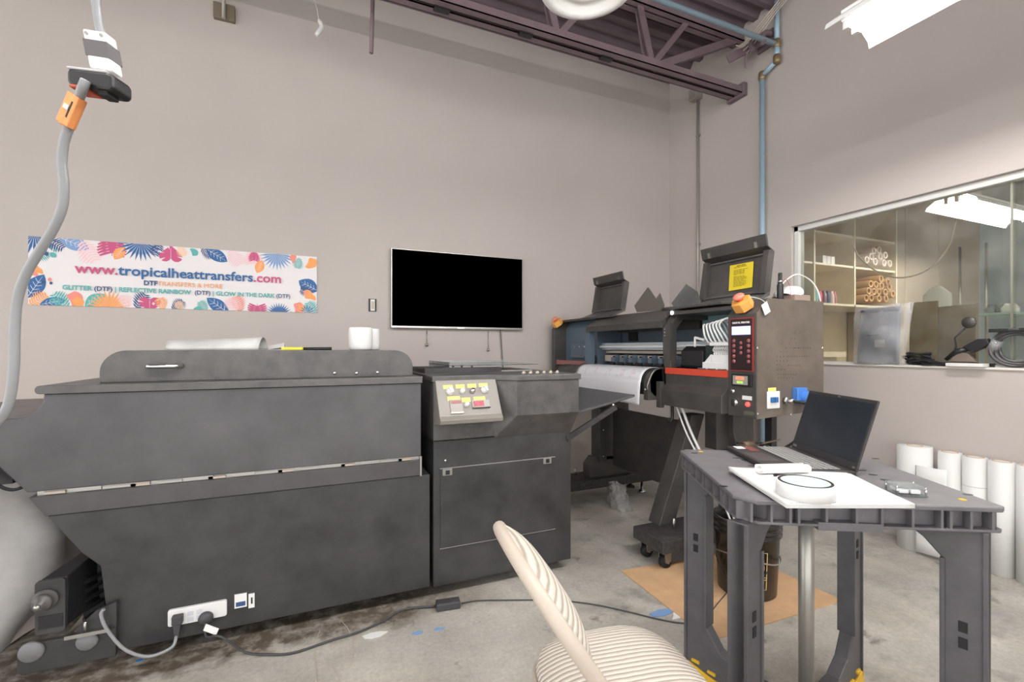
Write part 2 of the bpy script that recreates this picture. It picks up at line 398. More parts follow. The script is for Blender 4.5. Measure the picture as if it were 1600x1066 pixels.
# round white dish high up
d = MB(); cc = (onH(918, -20, 2.9).x, onH(918, -20, 2.9).y)
pr = [(.001, 0.035), (.04, .03), (.05, .02), (.07, .03), (.10, .032), (.115, .018), (.13, .028), (.165, .024), (.18, .004), (.20, -.004), (.225, .004), (.235, .03), (.225, .06), (.15, .12), (.06, .16), (.001, .17)]
hb = thing('pendant_light', 'round white ribbed pendant dish hanging below the roof joist', 'light', (cc[0], cc[1], 2.9))
d.lathe(pr, (cc[0], cc[1], 2.9), M_LAMPW, 40).build('dish', hb)
MB().tube([(cc[0], cc[1], 3.05), (cc[0], cc[1], 3.96)], .012, M_LAMPW, 8).build('stem', hb)
# dark threaded rod + white hanging connector + junction box on back wall
q = onY(580, 83, 3.3)
tag(MB().tube([(q.x, 3.3, q.z), (q.x+.02, 3.3, 3.97)], .014, M_JOIST, 8).build('hanging_rod'), 'brown steel rod hanging down from the roof deck before the back wall', 'rod')
q = onY(498, 30, 3.55); q2 = onY(494, 55, 3.55)
hc = thing('dangling_connector', 'white cable connector dangling on a thin wire by the back wall', 'connector', q)
MB().tube(spline([q, q+Vector((.02, 0, -.05)), q2], 4), [.008]+[.016]*7+[.012], M_WHITE, 10).build('connector_body', hc)
MB().tube(spline([q, (q.x-.02, q.y, q.z+.1), (q.x-.09, q.y, q.z+.25), (q.x-.1, q.y, 3.97)], 5), .003, M_WHITE, 6).build('wire', hc)
q = onY(351, 22, 3.79)
jb = thing('ceiling_junction_box', 'small beige junction box with a grey conduit high on the back wall', 'junction box', (q.x, 3.8, q.z))
B((q.x-.065, 3.765, q.z-.05), (q.x+.065, 3.80, q.z+.06), mat('dusty_beige_metal', (120, 110, 92), .7)).build('box', jb, bev=.004)
MB().tube([(q.x, 3.75, q.z-.055), (q.x, 3.75, 3.97)], .012, M_CONDUIT, 8).build('conduit_tube', jb)

# ---------------- fluorescent fixtures
def shop_light(name, label, cx, cy, h, L, along, group, wires=True, shade=True):
    """open two tube strip light; along = 'x' or 'y' """
    t = thing(name, label, 'light', (cx, cy, h), group)
    def P(a, b, z):
        return (cx+a, cy+b, h+z) if along == 'x' else (cx+b, cy+a, h+z)
    H = L/2
    def strip(pts, mat, nm, parent=t, solid=.002):
        mm = MB(); r1 = [Vector(P(-H, b, z)) for b, z in pts]; r2 = [Vector(P(H, b, z)) for b, z in pts]
        mm.loft([r1, r2], mat, closed=False, caps=False); return mm.build(nm, parent, solid=solid)
    mm = MB(); mm.box(P(-H, -.05, .02), P(H, .05, .07), M_LAMPW); mm.build('channel', t, bev=.003)
    for s in ((-1, 1) if shade else ()):
        strip([(s*.05, .03), (s*.085, .028), (s*.15, -.02), (s*.16, -.045)], M_LAMPW, 'reflector')
    for s in (-1, 1):
        MB().tube([P(-H+.03, s*.032, .0), P(H-.03, s*.032, .0)], .0125, M_TUBEL if shade else M_TUBEB, 10).build('tube', t)
        for e in (-1, 1):
            a = P(e*(H-.03), s*.032-.012, -.02); b = P(e*(H-.005), s*.032+.012, .025)
            MB().box(a, b, M_WHITE).build('lamp_holder', t)
    if wires:
        for e in (-.8, .8): MB().tube([P(e*H, 0, .07), (P(e*H, 0, 0)[0], P(e*H, 0, 0)[1], 3.97)], .0015, M_STEEL, 5).build('hanger', t)
    return t
shop_light('strip_light', 'open white two-tube strip light hanging by the right wall above the inner window', 2.23, .71, 2.645, 1.22, 'y', 'strip lights')
shop_light('strip_light', 'lit strip light beyond the inner window glass', 5.15, 1.92, 2.34, 1.3, 'x', None)
for (x, y) in ((-.35, .55), (1.05, .55)):
    shop_light('strip_light', 'bare strip light in the row behind the viewer', x, y, 2.60, 1.22, 'x', 'strip lights in a row behind the viewer', shade=False)

# ================================================================== BACK WALL: banner, screen, outlet
YB = BY-.006
BX0, BX1, BZ0, BZ1 = onY(44, 368, YB).x, onY(495, 403, YB).x, 1.470, 1.892
BNP = mat('banner_pink', (196, 82, 126), .6); BNB = mat('banner_blue', (42, 98, 154), .6); BNT = mat('banner_teal', (92, 174, 172), .6)
BNO = mat('banner_orange', (238, 160, 92), .6); BNC = mat('banner_coral', (232, 142, 128), .6); BNN = mat('banner_navy', (52, 78, 124), .6)
BNL = mat('banner_light_pink', (238, 200, 204), .6); BNLB = mat('banner_light_blue', (122, 156, 200), .6); BNPC = mat('banner_peach', (240, 198, 160), .6); BNW = mat('banner_white', (228, 224, 224), .6)
bn = thing('wall_banner', 'white banner bordered with tropical leaves and a web address on the back wall', 'banner', ((BX0+BX1)/2, BY, BZ0))
MB().box((BX0, YB, BZ0), (BX1, BY-.001, BZ1), BNW).build('banner_sheet', bn)
def clip(poly):
    for ax, lim, sg in ((0, BX0, 1), (0, BX1, -1), (1, BZ0, 1), (1, BZ1, -1)):
        out = []
        for i in range(len(poly)):
            a = poly[i-1]; b = poly[i]; ia = sg*(a[ax]-lim) >= 0; ib = sg*(b[ax]-lim) >= 0
            if ia != ib:
                t = (lim-a[ax])/(b[ax]-a[ax]); out.append((a[0]+(b[0]-a[0])*t, a[1]+(b[1]-a[1])*t))
            if ib: out.append(b)
        poly = out
        if len(poly) < 3: return []
    return poly
LF = MB(); LN = [0]
def leaf(polys, cx, cz, s, rot, mat):
    """printed shape: list of outlines in unit size"""
    LN[0] += 1;     ca, sa = math.cos(rot), math.sin(rot)
    for p in polys:
        LN[0] += 1; yy = YB-.0004-.000003*LN[0]
        q = clip([(cx+s*(x*ca-z*sa), cz+s*(x*sa+z*ca)) for x, z in p])
        if len(q) > 2: LF.add([(x, yy, z) for x, z in q], [tuple(range(len(q)))], mat)
def S_fan(n=15, spread=PI*1.1):
    out = []
    for i in range(n):
        a = -spread/2+spread*i/(n-1); w_ = .075
        out.append([(0, 0), (.6*math.sin(a-w_*1.3), .6*math.cos(a-w_*1.3)), (math.sin(a), math.cos(a)), (.6*math.sin(a+w_*1.3), .6*math.cos(a+w_*1.3))])
    return out
def S_fern(n=8, w=.45):
    out = [[(-.012, 0), (.012, 0), (.006, 1.0), (-.006, 1.0)]]
    for i in range(n):
        z = .12+.85*i/n; L = w*math.sin(PI*(.18+.75*i/n))
        for s in (-1, 1): out.append([(0, z-.02), (s*L*.5, z+.22*L-.04), (s*L, z+.45*L), (s*L*.5, z+.22*L+.045), (0, z+.03)])
    return out
def S_lens(w=.25, n=9):
    R = [(w*math.sin(PI*i/n)**.8, i/n) for i in range(n+1)]
    return [[(x, z) for x, z in R]+[(-x, z) for x, z in R[::-1][1:-1]]]
def S_monstera(m=7):
    """split leaf: curved ribs either side of a midrib inside a heart outline"""
    out = [[(-.018, -.45), (.018, -.45), (.012, .5), (-.012, .5)]]
    def hw_(z): return .52*math.sqrt(max(0, 1-((z-.08)/.56)**2))*(1+.15*z)
    for i in range(m):
        z0 = -.42+.86*i/m
        for s_ in (-1, 1):
            L = max(.12, hw_(z0+.10)); th = .86/m*.36
            out.append([(s_*.01, z0-th*.4), (s_*L*.55, z0+.02+L*.12-th), (s_*L, z0+.04+L*.30), (s_*L*.92, z0+.04+L*.30+th*1.1), (s_*L*.5, z0+.05+L*.12+th), (s_*.01, z0+th*1.3)])
    out.append([(-.10, -.35), (.10, -.35), (.16, 0), (.08, .36), (-.08, .36), (-.16, 0)])
    return out
def S_heart():
    P = []
    for i in range(24):
        a = 2*PI*i/24; x = .55*(16*math.sin(a)**3)/16; z = .55*(13*math.cos(a)-5*math.cos(2*a)-2*math.cos(3*a)-math.cos(4*a))/16
        P.append((x, -z))
    return [P]
def S_blob(k=0):
    return [[((.32+.1*math.sin(3*a+k))*math.cos(a), (.55+.12*math.sin(2*a+k))*math.sin(a)) for a in [2*PI*i/20 for i in range(20)]]]
def slits(x, z, s, rot, kind='lens', n=4):
    P = []
    if kind == 'lens':
        P.append([(-.008, .08), (.008, .08), (.003, .92), (-.003, .92)])
        for i in range(n):
            zz = .2+.6*i/n
            for q in (-1, 1): P.append([(0, zz), (q*.14, zz+.11), (q*.14, zz+.125), (0, zz+.02)])
    else:
        for a in (-2.2, -1.3, -.2, .9, 1.9):
            P.append([(.30*math.sin(a), .28*math.cos(a)), (.62*math.sin(a-.10), .55*math.cos(a-.10)), (.62*math.sin(a+.10), .55*math.cos(a+.10))])
        P.append([(-.01, -.2), (.01, -.2), (.005, .35), (-.005, .35)])
    leaf(P, x, z, s, rot, BNW)
def U(px, py): p = onY(px, py, YB); return p.x, p.z
def put(sh, px, py, s, deg, m, *a):
    x, z = U(px, py); s *= .82 if sh is S_fern else (1.2 if sh is S_monstera else (.8 if sh is S_blob else 1))
    leaf(sh(*a), x, z, s, math.radians(deg), m)
    if sh is S_lens and s > .08: slits(x, z, s, math.radians(deg))
    if sh is S_heart: slits(x, z, s, math.radians(deg), 'heart')
put(S_fan, 54, 366, .13, 180, BNB); put(S_fern, 46, 400, .12, -80, BNT); put(S_blob, 74, 382, .07, 60, BNT, 1)
put(S_fern, 70, 371, .14, -125, BNN); put(S_lens, 92, 371, .16, -112, BNLB, .28); put(S_fern, 125, 374, .20, -150, BNL)
put(S_monstera, 175, 382, .125, 180, BNP); put(S_lens, 194, 386, .10, 150, BNO, .3); put(S_fan, 220, 378, .13, 180, BNB, 15, PI*1.05)
put(S_fern, 250, 377, .13, 165, BNN); put(S_heart, 267, 398, .12, 0, BNP); put(S_fern, 280, 383, .10, -160, BNPC); put(S_blob, 303, 394, .075, 25, BNT, 2)
put(S_fern, 313, 388, .12, -125, BNN); put(S_lens, 322, 389, .15, -122, BNB, .27); put(S_fern, 358, 388, .17, -150, BNL)
put(S_monstera, 396, 402, .095, 180, BNL); put(S_monstera, 397, 401, .06, 180, BNP); put(S_lens, 410, 407, .10, 160, BNO, .3); put(S_fan, 433, 397, .12, 180, BNLB, 17, PI*1.2)
put(S_blob, 458, 404, .08, 10, BNC, 0); put(S_fern, 468, 402, .11, 170, BNT); put(S_blob, 486, 412, .12, -30, BNO, 1)
put(S_blob, 54, 420, .10, 65, BNO, 0); put(S_blob, 50, 426, .075, 65, BNC, 0); put(S_lens, 42, 466, .17, -28, BNB, .26)
put(S_fern, 44, 476, .14, -55, BNO); put(S_lens, 62, 476, .13, -75, BNB, .25); put(S_fern, 108, 482, .15, 40, BNT); put(S_blob, 117, 468, .13, 15, BNC, 1); put(S_blob, 122, 474, .1, 20, BNO, 1)
put(S_lens, 133, 479, .13, -50, BNT, .3); put(S_fan, 171, 482, .12, 0, BNO, 15, PI); put(S_fern, 200, 483, .12, 15, BNL); put(S_fern, 211, 483, .15, -30, BNN)
put(S_heart, 234, 475, .11, 180, BNP); put(S_fern, 255, 485, .11, 10, BNO); put(S_fern, 268, 485, .12, -45, BNN); put(S_fern, 286, 486, .09, 30, BNPC); put(S_blob, 309, 484, .07, 80, BNT, 2); put(S_fern, 324, 486, .10, 35, BNT)
put(S_lens, 358, 490, .17, 52, BNB, .25); put(S_fern, 378, 488, .15, 20, BNC); put(S_fern, 372, 486, .13, 40, BNL); put(S_monstera, 402, 488, .10, 0, BNP); put(S_fan, 436, 492, .09, 0, BNB, 17, PI*1.1)
put(S_blob, 466, 482, .12, 0, BNC, 1); put(S_blob, 470, 482, .08, 0, BNO, 2); put(S_fern, 494, 494, .15, 30, BNT); put(S_lens, 497, 455, .15, 62, BNB, .35); put(S_fern, 490, 458, .12, 78, BNN)
put(S_blob, 484, 462, .11, 60, BNO, 0); put(S_blob, 478, 458, .05, 70, BNC, 1); put(S_fan, 480, 488, .06, 0, BNB, 9)
for px, py, s, dg, m_ in ((75, 400, .03, 30, BNN), (88, 402, .04, 50, BNT), (90, 392, .02, 80, BNT), (68, 444, .025, 0, BNN), (78, 440, .025, 0, BNC), (80, 445, .02, 0, BNN), (240, 477, .02, 0, BNL)):
    put(S_lens, px, py, s, dg, m_, .4)
LF.build('leaf_border', bn)
PT = lambda px, py: plane((onY(px, py, YB).x, YB-.005, onY(px, py, YB).z), (1, 0, 0), (0, 0, 1))
def line(segs, x0, x1, z, size, bold):
    """segments of one text line fitted between x0 and x1"""
    full = ''.join(s for s, _, _ in segs)
    def width(s, b):
        if not s.strip(): return size*.3*len(s)
        cu = bpy.data.curves.new('t', 'FONT'); cu.body = '|'+s+'|'; cu.size = size; cu.offset = b
        t = bpy.data.objects.new('t', cu); C.objects.link(t); bpy.context.view_layer.update(); w1 = t.dimensions.x
        cu.body = '||'; bpy.context.view_layer.update(); w0 = t.dimensions.x; bpy.data.objects.remove(t); bpy.data.curves.remove(cu); return w1-w0
    ws = [width(s, b) for s, _, b in segs]; k = (x1-x0)/sum(ws); x = x0
    for (s, m_, b), ww in zip(segs, ws):
        if s.strip():
            text('lettering', s, m_, plane((x, YB-.008, z), (1, 0, 0), (0, 0, 1)), size, bn, xs=k, bold=b, align='LEFT', depth=.0003)
        x += ww*k
a = onY(118, 425, YB); b = onY(440, 442, YB)
line([('www.', BNP, .0018), ('tropicalheattransfers', BNB, .0018), ('.com', BNP, .0018)], a.x, b.x, 1.681, .088, .003)
a = onY(225, 440, YB); b = onY(348, 446, YB)
line([('DTF', BNN, .0014), ('TRANSFERS & MORE', BNO, 0)], a.x, b.x, 1.622, .042, 0)
a = onY(98, 447, YB); b = onY(454, 462, YB)
line([('GLITTER ', BNT, .0012), ('(DTF)', BNN, .0008), (' | ', BNT, .001), ('REFLECTIVE RAINBOW ', BNT, .0012), (' (DTF)', BNN, .0006), (' | ', BNT, .0008), ('GLOW IN THE DARK ', BNT, .001), ('(DTF)', BNN, .0004)], a.x, b.x, 1.572, .040, 0)

tv = thing('television', 'flat black television with a thin silver bezel on the back wall', 'television', (1.15, BY, 1.35))
a = onY(611, 387, BY-.05); b = onY(817, 516, BY-.05)
B((a.x, BY-.05, b.z), (b.x, BY-.018, a.z), M_STEEL).build('bezel', tv, bev=.003)
B((a.x+.008, BY-.053, b.z+.018), (b.x-.008, BY-.049, a.z-.008), mat('black_screen', (0, 0, 0), .9, spec=.0)).build('screen', tv)
B((a.x+.3, BY-.02, b.z+.1), (b.x-.3, BY-.0005, a.z-.15), M_DARK).build('wall_mount', tv)
B(((a.x+b.x)/2-.03, BY-.054, b.z+.002), ((a.x+b.x)/2+.03, BY-.049, b.z+.014), M_CHROME).build('badge', tv)
for px in (667, 763):
    p0 = onY(px, 517, BY-.02); p1 = onY(px, 547 if px == 763 else 539, BY-.02)
    MB().tube([p0, p1], .003, M_STEEL, 6).lathe([(.001, -.012), (.012, -.01), (.012, .01), (.001, .012)], p1, M_STEEL, 8).build('mount_cord', tv)
p0 = onY(782, 516, BY-.02); p1 = onY(784, 545, BY-.02); p2 = onY(786, 575, BY-.02)
tag(MB().tube(spline([p0, p1, p2, (p2.x+.01, p2.y, .9)], 5), .006, mat('grey_cable', (110, 106, 104), .6), 6).build('wall_cable'), 'thin grey cord hanging from under the television', 'cord')
q = onY(582, 477, BY-.004)
ol = thing('wall_outlet', 'open white wall outlet without a cover on the back wall', 'outlet', (q.x, BY, q.z-.04))
MB().box((q.x-.03, BY-.006, q.z-.05), (q.x+.03, BY-.0005, q.z+.05), mat('dark_recess', (70, 66, 62), .8)).build('box_opening', ol)
MB().box((q.x-.016, BY-.014, q.z-.045), (q.x+.018, BY-.006, q.z+.045), M_WHITE).box((q.x-.01, BY-.018, q.z-.03), (q.x+.012, BY-.014, q.z+.03), M_BEIGE).build('receptacle', ol, bev=.002)

# ================================================================== FILM DRYER (left machine)
YF = 2.19; DB = 3.05
def Fp(px, py, Y=YF): p = onY(px, py, Y); return (p.x, p.z)
dr = thing('film_dryer', 'long matte black film dryer with a raised lid along the back wall', 'machine', (-.2, 2.6, 0))
xr = onY(658, 600, YF).x; xr2 = onY(672, 850, YF).x
arc = [(-.885-.05+.05*math.cos(t), 1.005+(-.05)+.05*0-.0+.0) for t in ()]
up = [(-1.32, .952), (-.95, .955)]+[(-.95+.075*math.sin(t), .955+.075*(1-math.cos(t))) for t in [PI/2*k/5 for k in range(1, 6)]]+[(-.875, 1.038), (xr, 1.038), (xr, .69), (-.9195, .69), (-.99, .786), (-1.10, .83), (-1.32, .90)]
MB().prism(up, 'y', YF, DB, M_BLACK).build('upper_body', dr, bev=.004)
lo = [(-.915, .672), (xr, .672), (xr, .60), (-.868, .60)]
MB().prism(lo, 'y', YF-.002, DB, mat('black_flange_band', (62, 61, 62), .38, mottle=.2, mscale=8, rgb2=(74, 73, 73))).build('flange_band', dr, bev=.002)
low = [(-.866, .598), (xr2, .598), (xr2, .06), (-.68, .06), (-.70, .229), (-.716, .39), (-.77, .449)]
MB().prism(low, 'y', YF+.004, DB, M_BLACK2).build('lower_body', dr, bev=.003)
m = MB().box((-.90, YF+.02, .672), (xr-.004, DB, .69), M_STEEL)
for k in range(16):
    x = -.88+k*(xr+.86)/16; m.box((x, YF+.012, .674), (x+.06+.02*(k % 3), YF+.02, .684+.004*(k % 2)), M_STEEL if k % 3 else M_BEIGE)
m.build('inner_rail', dr)
B((xr-.006, YF-.004, .597), (xr+.002, YF+.02, .69), M_STEEL).build('corner_clip', dr)
MB().prism(rrect(-.895, 1.038, xr+.004, 1.068, .014, corners=(1, 0, 0, 1)), 'y', YF-.012, DB, M_BLACKTOP).build('top_plate', dr, bev=.002)
YL = 2.27
lx0, lx1 = onY(155, 570, YL).x, onY(645, 570, YL).x
LZ = 1.193
MB().prism(rrect(lx0, 1.068, lx1, LZ, .085, 8, corners=(0, 0, 1, 1)), 'y', YL, 2.86, M_BLACKTOP).build('lid', dr, bev=.003)
lid = bpy.data.objects['lid']
hx0, hx1 = onY(231, 572, YL).x, onY(284, 572, YL).x; hz = onY(258, 572, YL).z
MB().tube(spline([(hx0, YL, hz), (hx0+.01, YL-.03, hz), (hx0+.03, YL-.036, hz), (hx1-.03, YL-.036, hz), (hx1-.01, YL-.03, hz), (hx1, YL, hz)], 4), .010, M_CHROME, 10).build('handle', lid)
for px, py in ((523, 583), (557, 583), (590, 582)):
    q = onY(px, py, YL); MB().lathe([(.001, 0), (.009, -.001), (.007, -.006), (.001, -.008)], q, M_CHROME, 10, 'y').build('bolt', lid)
# end foot bracket
fb = [(onY(25, 1047, YF-.03).x, .062), (onY(27, 1005, YF-.03).x, .165)]
xa, xb2 = onY(26, 1020, YF-.03).x, onY(270, 1000, YF-.03).x
pl = rrect(xa, .062, -.66, .165, .02, corners=(1, 0, 0, 1))
MB().prism(pl, 'y', YF-.03, YF-.006, M_BLACK2).build('foot_plate', dr, bev=.002)
MB().prism([(-.80, .16), (-.66, .16), (-.66, .26), (-.72, .24)], 'y', YF-.024, YF-.006, M_BLACK2).build('foot_plate', dr)
for px, py, r in ((50, 1018, .036), (137, 1001, .033)):
    q = onY(px, py, YF-.03); MB().lathe([(.001, -.012), (r-.004, -.012), (r, -.006), (r, 0)], q, mat('grey_disc_cap', (112, 112, 114), .45), 28, 'y').build('roller_cap', dr)
# take-up motor on the foot
mo = MB(); mx0, mx1 = onY(56, 940, YF-.05).x, onY(104, 940, YF-.05).x
mz0, mz1 = onY(80, 988, YF-.05).z, onY(80, 905, YF-.05).z
mo.prism(rrect(mx0, mz0, mx1, mz1, .012), 'y', YF-.06, YF-.045, M_BLACK2)
mo.build('motor_plate', dr, bev=.002)
mb2 = MB()
mb2.loft([[Vector((mx0+.01, YF-.045, mz0+.01)), Vector((mx1, YF-.045, mz0+.01)), Vector((mx1, YF-.045, mz1)), Vector((mx0+.01, YF-.045, mz1))],
          [Vector((mx0+.12, YF+.28, mz0+.03)), Vector((mx1+.10, YF+.28, mz0+.03)), Vector((mx1+.08, YF+.28, mz1+.05)), Vector((mx0+.12, YF+.28, mz1+.05))]], M_DARK)
mb2.build('motor_housing', dr, bev=.004)
fin = MB()
for k in range(5):
    z = .19+.034*k; fin.bar((mx1+.02, YF+.03, z), (-.735, YF+.10, z+.005), .012, .01, M_DARK)
fin.box((-.80, YF+.10, .16), (-.735, YF+.13, .38), M_DARK)
fin.build('cooling_fins', dr)
q = Vector(((mx0+mx1)/2-.01, YF-.06, (mz0+mz1)/2+.03))
MB().lathe([(.001, -.06), (.012, -.058), (.014, -.04), (.026, -.038), (.03, -.026), (.022, -.018), (.036, -.014), (.036, 0), (.001, 0)], q, M_BLACKTOP, 18, 'y').build('adjuster_knob', dr)
MB().lathe([(.001, -.066), (.009, -.064), (.009, -.056), (.001, -.056)], q, M_STEEL, 12, 'y').build('knob_nut', bpy.data.objects['adjuster_knob'])
B(((mx0+mx1)/2-.03, YF-.0625, mz0+.02), ((mx0+mx1)/2+.035, YF-.06, mz0+.065), M_DARK).build('rating_label', dr)
MB().box((-.80, YF-.05, .165), (-.68, YF+.1, .178), M_STEEL).tube([(-.745, YF-.04, .18), (-.745, YF-.04, .215)], .005, M_STEEL, 8).build('mount_bolt', dr)
# arm at the far left under the hood
MB().box((-1.20, YF+.03, .72), (-.97, YF+.08, .80), M_DARK).tube(spline([(-1.02, YF+.02, .78), (-.99, YF-.01, .73), (-.955, YF+.0, .705), (-.92, YF+.03, .715)], 5), .006, M_RUB, 8).build('side_bracket', dr)
# socket strip
px0, px1 = onY(263, 965, YF).x, onY(355, 950, YF).x
MB().prism(rrect(px0, .120, px1, .184, .008), 'y', YF-.012, YF+.004, M_WHITE).build('socket_strip', dr, bev=.003)
for k in (0.38, .53):
    for z in (.135, .158):
        x = px0+(px1-px0)*k; B((x-.010, YF-.014, z-.007), (x+.010, YF-.0115, z+.010), mat('grey_socket', (196, 198, 204), .5)).build('socket', dr)
for px, w_, hh, lb in ((376, .044, .056, 'sticker'), (393, .022, .058, 'sticker')):
    q = onY(px, 939, YF); B((q.x-w_/2, YF-.0005, q.z-hh/2), (q.x+w_/2, YF+.0042, q.z+hh/2), M_PAPER).build(lb, dr)
q = onY(376, 942, YF); B((q.x-.017, YF-.0012, q.z-.014), (q.x+.017, YF, q.z+.004), BNN).build('printed_mark', dr)
q = onY(393, 939, YF); B((q.x-.002, YF-.0012, q.z-.012), (q.x+.004, YF, q.z+.014), M_DARK).build('printed_mark', dr)

# plugs and cords
def cord(name, label, pts, r, mat, n=6, **k):
    return tag(MB().tube(spline(pts, n), r, mat, 8).build(name), label, 'cord', k.get('group'))
M_CB = mat('dark_grey_cord', (62, 62, 64), .5)
pk = onY(280, 965, YF)
pg1 = thing('angled_plug_cord', 'dark grey flat plug with a cord looping left to the motor', 'plug', (pk.x, YF-.03, 0))
B((pk.x-.018, YF-.038, pk.z-.012), (pk.x+.018, YF-.012, pk.z+.022), M_CB).build('plug', pg1, bev=.004)
MB().loft([[Vector((pk.x-.014, YF-.036, pk.z-.01)), Vector((pk.x+.012, YF-.036, pk.z-.01)), Vector((pk.x+.012, YF-.018, pk.z-.01)), Vector((pk.x-.014, YF-.018, pk.z-.01))],
           [Vector((pk.x-.009, YF-.034, pk.z-.06)), Vector((pk.x+.006, YF-.034, pk.z-.06)), Vector((pk.x+.006, YF-.022, pk.z-.06)), Vector((pk.x-.009, YF-.022, pk.z-.06))]], M_CB).build('plug_tail', pg1, bev=.002)
P = [Vector((pk.x-.002, YF-.03, pk.z-.055))]+[onY(x, y, YF-.05) for x, y in ((268, 1012), (232, 1026), (195, 1015), (168, 985), (158, 962), (162, 952))]
MB().tube(spline(P, 6), .006, M_GREYCORD, 8).build('cord', pg1)
P = [onY(x, y, YF-.02) for x, y in ((288, 1000), (284, 1006), (275, 1006), (271, 999), (277, 996))]
pk = onY(323, 963, YF)
pg2 = thing('round_plug_cord', 'black round plug whose tagged cord runs over the floor to a black power brick', 'plug', (pk.x, YF-.03, 0))
MB().lathe([(.001, -.034), (.018, -.032), (.026, -.024), (.026, -.012), (.001, -.012)], (pk.x, YF, pk.z), M_CB, 20, 'y').build('plug', pg2)
P = [Vector((pk.x, YF-.03, pk.z-.01)), Vector((pk.x+.01, YF-.06, pk.z-.05)), onY(345, 995, YF-.12), onH(385, 1020, .008), onH(420, 1023, .008), onH(460, 1020, .006), onH(520, 1000, .006), onH(560, 988, .006), onH(600, 970, .006), onH(630, 953, .006), onH(682, 947, .01)]
MB().tube(spline(P, 6), .0045, M_CB, 8).build('cord', pg2)
q = onY(330, 984, YF-.08); mt = plane(q, (.8, -.3, -.35), (.35, 0, .9))
MB().box((-.026, -.012, -.002), (.026, .012, .002), M_PAPER, mt).build('cord_tag', pg2)
bq = onH(700, 950, 0)
MB().box((-.055, -.026, 0), (.055, .026, .034), M_CB, Matrix.Translation(bq) @ Matrix.Rotation(math.radians(-8), 4, 'Z')).build('power_brick', pg2, bev=.005)
P = [onH(x, y, .005) for x, y in ((721, 943), (745, 939), (790, 938), (860, 938), (900, 941), (940, 947), (985, 957), (1030, 968), (1070, 974), (1100, 968), (1120, 945), (1140, 920), (1142, 905))]
tag(MB().tube(spline(P, 6), .003, M_CB, 6).build('floor_cable'), 'thin dark cord trailing over the floor from the power brick to the bucket', 'cord')
for pts, lab in (((( 494, 1066), (492, 1030), (495, 1000), (500, 985)), 'pale thread lying on the floor before the dryer, straighter one'), (((548, 1040), (552, 1010), (545, 985), (535, 972)), 'pale curved thread on the floor just below the black cord'), (((494, 1034), (512, 1036), (524, 1050), (530, 1066)), 'pale hooked thread on the floor at the bottom edge')):
    tag(MB().tube(spline([onH(x, y, .002) for x, y in pts], 5), .0015, M_BEIGE, 5).build('floor_thread'), lab, 'thread')
for k, (px, py, s, mm_, lab) in enumerate(((585, 993, .05, M_PAPER, 'white paper scrap on the floor left of the two blue ones'), (653, 990, .03, BNLB, 'pale blue paper scrap on the floor below the power brick'), (686, 984, .024, BNLB, 'tiny blue paper scrap on the floor nearest the power brick'), (218, 1033, .016, BNB, 'small blue cap on the floor under the dryer'), (1038, 958, .07, BNLB, 'crumpled clear blue film scrap on the floor by the folding chair'), (1062, 963, .05, M_PAPER, 'white torn film scrap on the floor before the table'))):
    q = onH(px, py, 0); rnd = random.Random(k)
    pts = [(s*rnd.uniform(.6, 1.2)*math.cos(a), s*.5*rnd.uniform(.5, 1.2)*math.sin(a)) for a in [2*PI*i/7 for i in range(7)]]
    tag(MB().prism([(q.x+x, q.y+y) for x, y in pts], 'z', .001, .004, mm_).build('floor_scrap'), lab, 'scrap')

# things on the dryer lid
fr0 = onY(265, 523, 2.45); fr1 = onY(404, 514, 2.40)
m = MB()
def filmroll(u, v):
    x = fr0.x+(fr1.x-fr0.x)*u; a = PI*(1.0-v*1.0); r = .034+.016*u
    return Vector((x+.03*u*(1-v), 2.46-.06*math.cos(a)*1.2, LZ+.003+r*1.15*math.sin(a)))
m.grid(filmroll, 14, 16, M_FILM)
tag(m.build('film_roll', solid=.0015), 'milky plastic film curled over on the dryer lid', 'film')
q = onY(420, 541, 2.45)
m = MB(); m.loft([[q+Vector((.0, 0, -.015)), q+Vector((.01, .04, -.015)), q+Vector((.0, .0, -.0))], [q+Vector((.065, 0, -.005)), q+Vector((.07, .05, -.012)), q+Vector((.065, 0, .016))]], M_FILM)
tag(m.build('plastic_scrap'), 'small clear plastic corner beside the curled film on the lid', 'scrap')
q = onY(447, 541, 2.44)
m = MB(); m.prism([(q.x-.02, 2.40), (q.x+.07, 2.39), (q.x+.08, 2.42), (q.x+.0, 2.43)], 'z', LZ, LZ+.014, mat('lemon_yellow', (226, 218, 74), .6)); 
kn = thing('utility_knife', 'yellow cutter with a black handle lying on the dryer lid', 'knife', (q.x, 2.41, LZ))
m.build('yellow_grip', kn, bev=.003)
MB().tube([(q.x+.06, 2.41, LZ+.007), (q.x+.20, 2.40, LZ+.007)], [.006, .008], M_DARK, 8).build('black_handle', kn)
for k, (px, pyt, w_, Y, lb) in enumerate(((563.5, 512, 33, 2.42, 'white plastic cup on the dryer lid, the fuller left one'), (580, 514, 24, 2.52, 'white plastic cup on the dryer lid, half hidden right one'))):
    q = onY(px, pyt, Y); r = w_/2/FPX*Y/.98*1.02
    tag(MB().lathe([(.001, 0), (r*.86, .001), (r*.93, .006), (r, .02), (r, q.z-LZ-.02), (r*.97, q.z-LZ-.006), (r*.9, q.z-LZ), (.001, q.z-LZ-.001)], (q.x, Y, LZ), M_WHITE, 28).build('plastic_cup'), lb, 'cup')

